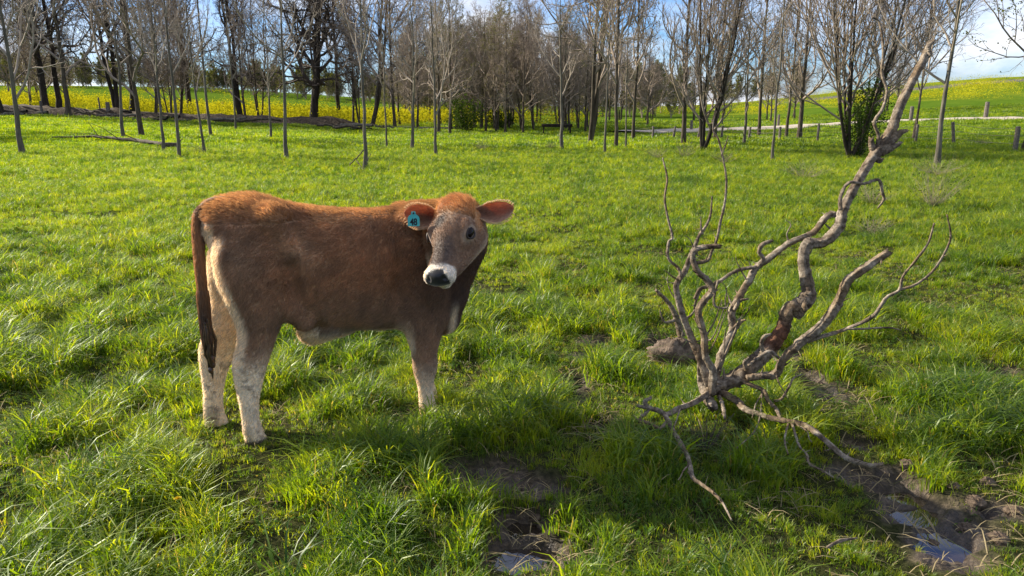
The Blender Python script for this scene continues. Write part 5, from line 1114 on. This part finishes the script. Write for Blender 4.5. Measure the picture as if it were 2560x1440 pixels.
# ------------------------------------------------------------------ fence posts and wire
def post(u, v, hpx, wpx, tilt, label, key='fence_post'):
    g = gp(u, v, 12); Y = g[1]; hh = max(.5, hpx * Y / 1849); r = max(.035, wpx / 2 * Y / 1849); q = np.array([-.25, 0, .3, .6, .97, 1.0]); P = np.stack([tilt * q * hh, 0 * q, q * hh], 1)
    V, F = tubes(P[None], (r * np.array([1, 1.03, 1, .97, .95, .7]))[None], 9, .07); V = np.concatenate([V, [P[-1]]]); nv = len(V) - 1; k = 9
    F = np.concatenate([F, [[nv - k + j, nv - k + (j + 1) % k, nv, nv] for j in range(k)]]); me = bpy.data.meshes.new(key); me.from_pydata(V.tolist(), [], [f[:3] if f[2] == f[3] else f for f in F.tolist()]); me.materials.append(M['post'])
    o = bpy.data.objects.new(key, me); COL.objects.link(o); o.location = g; tag(o, label, 'fence post', 'old wooden posts of the field fences'); return g, hh
FP = [(1583,345,24,5,0,'fence post at the thicket end of the wire fence'),(1632,347,27,6,0,'short fence post second from the thicket'),(1683,348,24,6,.12,'leaning fence post left of the wide spreading tree'),(1745,349,26,6,.1,'fence post right of the wide spreading tree'),
      (1803,349,32,6,.06,'fence post between the dark rounded tree and the straight slim tree'),(1872,350,28,6,.05,'fence post right of the straight slim tree'),(1948,352,34,6,0,'fence post left of the crooked V-shaped tree'),(2043,356,44,6,0,'fence post left of the multi-stemmed tree'),
      (2158,358,42,6,0,'fence post hidden behind the multi-stemmed tree'),(2288,357,44,7,.02,'pale fence post right of the dead limb'),(2384,364,56,8,-.18,'leaning dark fence post right of the forked sapling'),(2537,379,60,12,-.02,'stout grey fence post at the right edge')]
tops = [post(*a) for a in FP]
for a in [(1728,328,26,7,0,'short post on the far side of the track, left'),(1804,316,22,6,0,'post beyond the track behind the dark rounded tree'),(1945,318,30,6,0,'thin dark post beyond the track near the slim tree'),(2276,306,38,9,0,'grey post beyond the track behind the dead limb'),(2463,297,40,10,0,'pale thick post standing by the far track at right')]: post(*a)
for a in [(25,254,44,5,.03,'leaning post in front of the left yellow field'),(106,288,34,6,0,'pale post between the big left trunks'),(273,293,36,10,0,'short stout post at the bank left of the paired trunks'),(252,290,44,4,0,'thin pale stake left of the short stout post'),(448,285,26,5,.05,'small post on the bank right of the straight dark trunk'),(556,282,26,5,.1,'tilted post before the yellow field, left of the leaning tree')]: post(*a)
for wi, fr in enumerate((.32, .62, .9)):
    P = []
    for (g0, h0), (g1, h1) in zip(tops[:-1], tops[1:]):
        for t in np.linspace(0, 1, 7)[:-1]: P.append(g0 * (1 - t) + g1 * t + np.array([0, 0, (h0 * (1 - t) + h1 * t) * fr - .05 * math.sin(t * math.pi)]))
    g1, h1 = tops[-1]; P.append(g1 + np.array([0, 0, h1 * fr])); P.append(g1 + (g1 - tops[-2][0]) * 2 + np.array([0, 0, h1 * fr])); P = np.array(P)
    V, F = tubes(P[None], np.full((1, len(P)), .006), 4); tag(mesh_obj('fence_wire', V, F, M['wire']), ['lowest sagging wire of the fence on the right', 'middle wire of the fence on the right', 'top wire of the fence on the right'][wi], 'fence wire')

# ------------------------------------------------------------------ small dandelions in the grass
M['dand'] = mat_simple('dandelion_yellow', [(.75, .5, .01), (.85, .62, .02)], 60, .7)
for u, v, lb in [(450, 1345, 'yellow dandelion head low in the grass at lower left'), (442, 405, 'yellow dandelion by the crooked thin sapling'), (1975, 612, 'yellow dandelion in the grass right of the main dead limb')]:
    g = gp(u, v, 1.6) if v > 500 else gp(u, v, 8); e = empty('dandelion', g); tag(e, lb, 'flower'); V, F = tubes(np.array([[[0, 0, 0], [.004, 0, .05], [.008, 0, .10]]]), np.full((1, 3), .0015), 5); mesh_obj('stem', V, F, M['grass'], e)
    n = 40; V = []; F = []
    for j in range(n):
        a = j * 2.4; rr = .004 + .010 * (j / n); t = .9 * (1 - j / n); d = np.array([math.cos(a), math.sin(a), 0]); s = np.array([-d[1], d[0], 0]) * .0018; c = np.array([.008, 0, .10]); p = c + d * rr + np.array([0, 0, .006 * t + .002]); V += [c - s, c + s, p + s * .7, p - s * .7]; F.append([4 * j, 4 * j + 1, 4 * j + 2, 4 * j + 3])
    mesh_obj('petals', V, F, M['dand'], e, smooth=False)
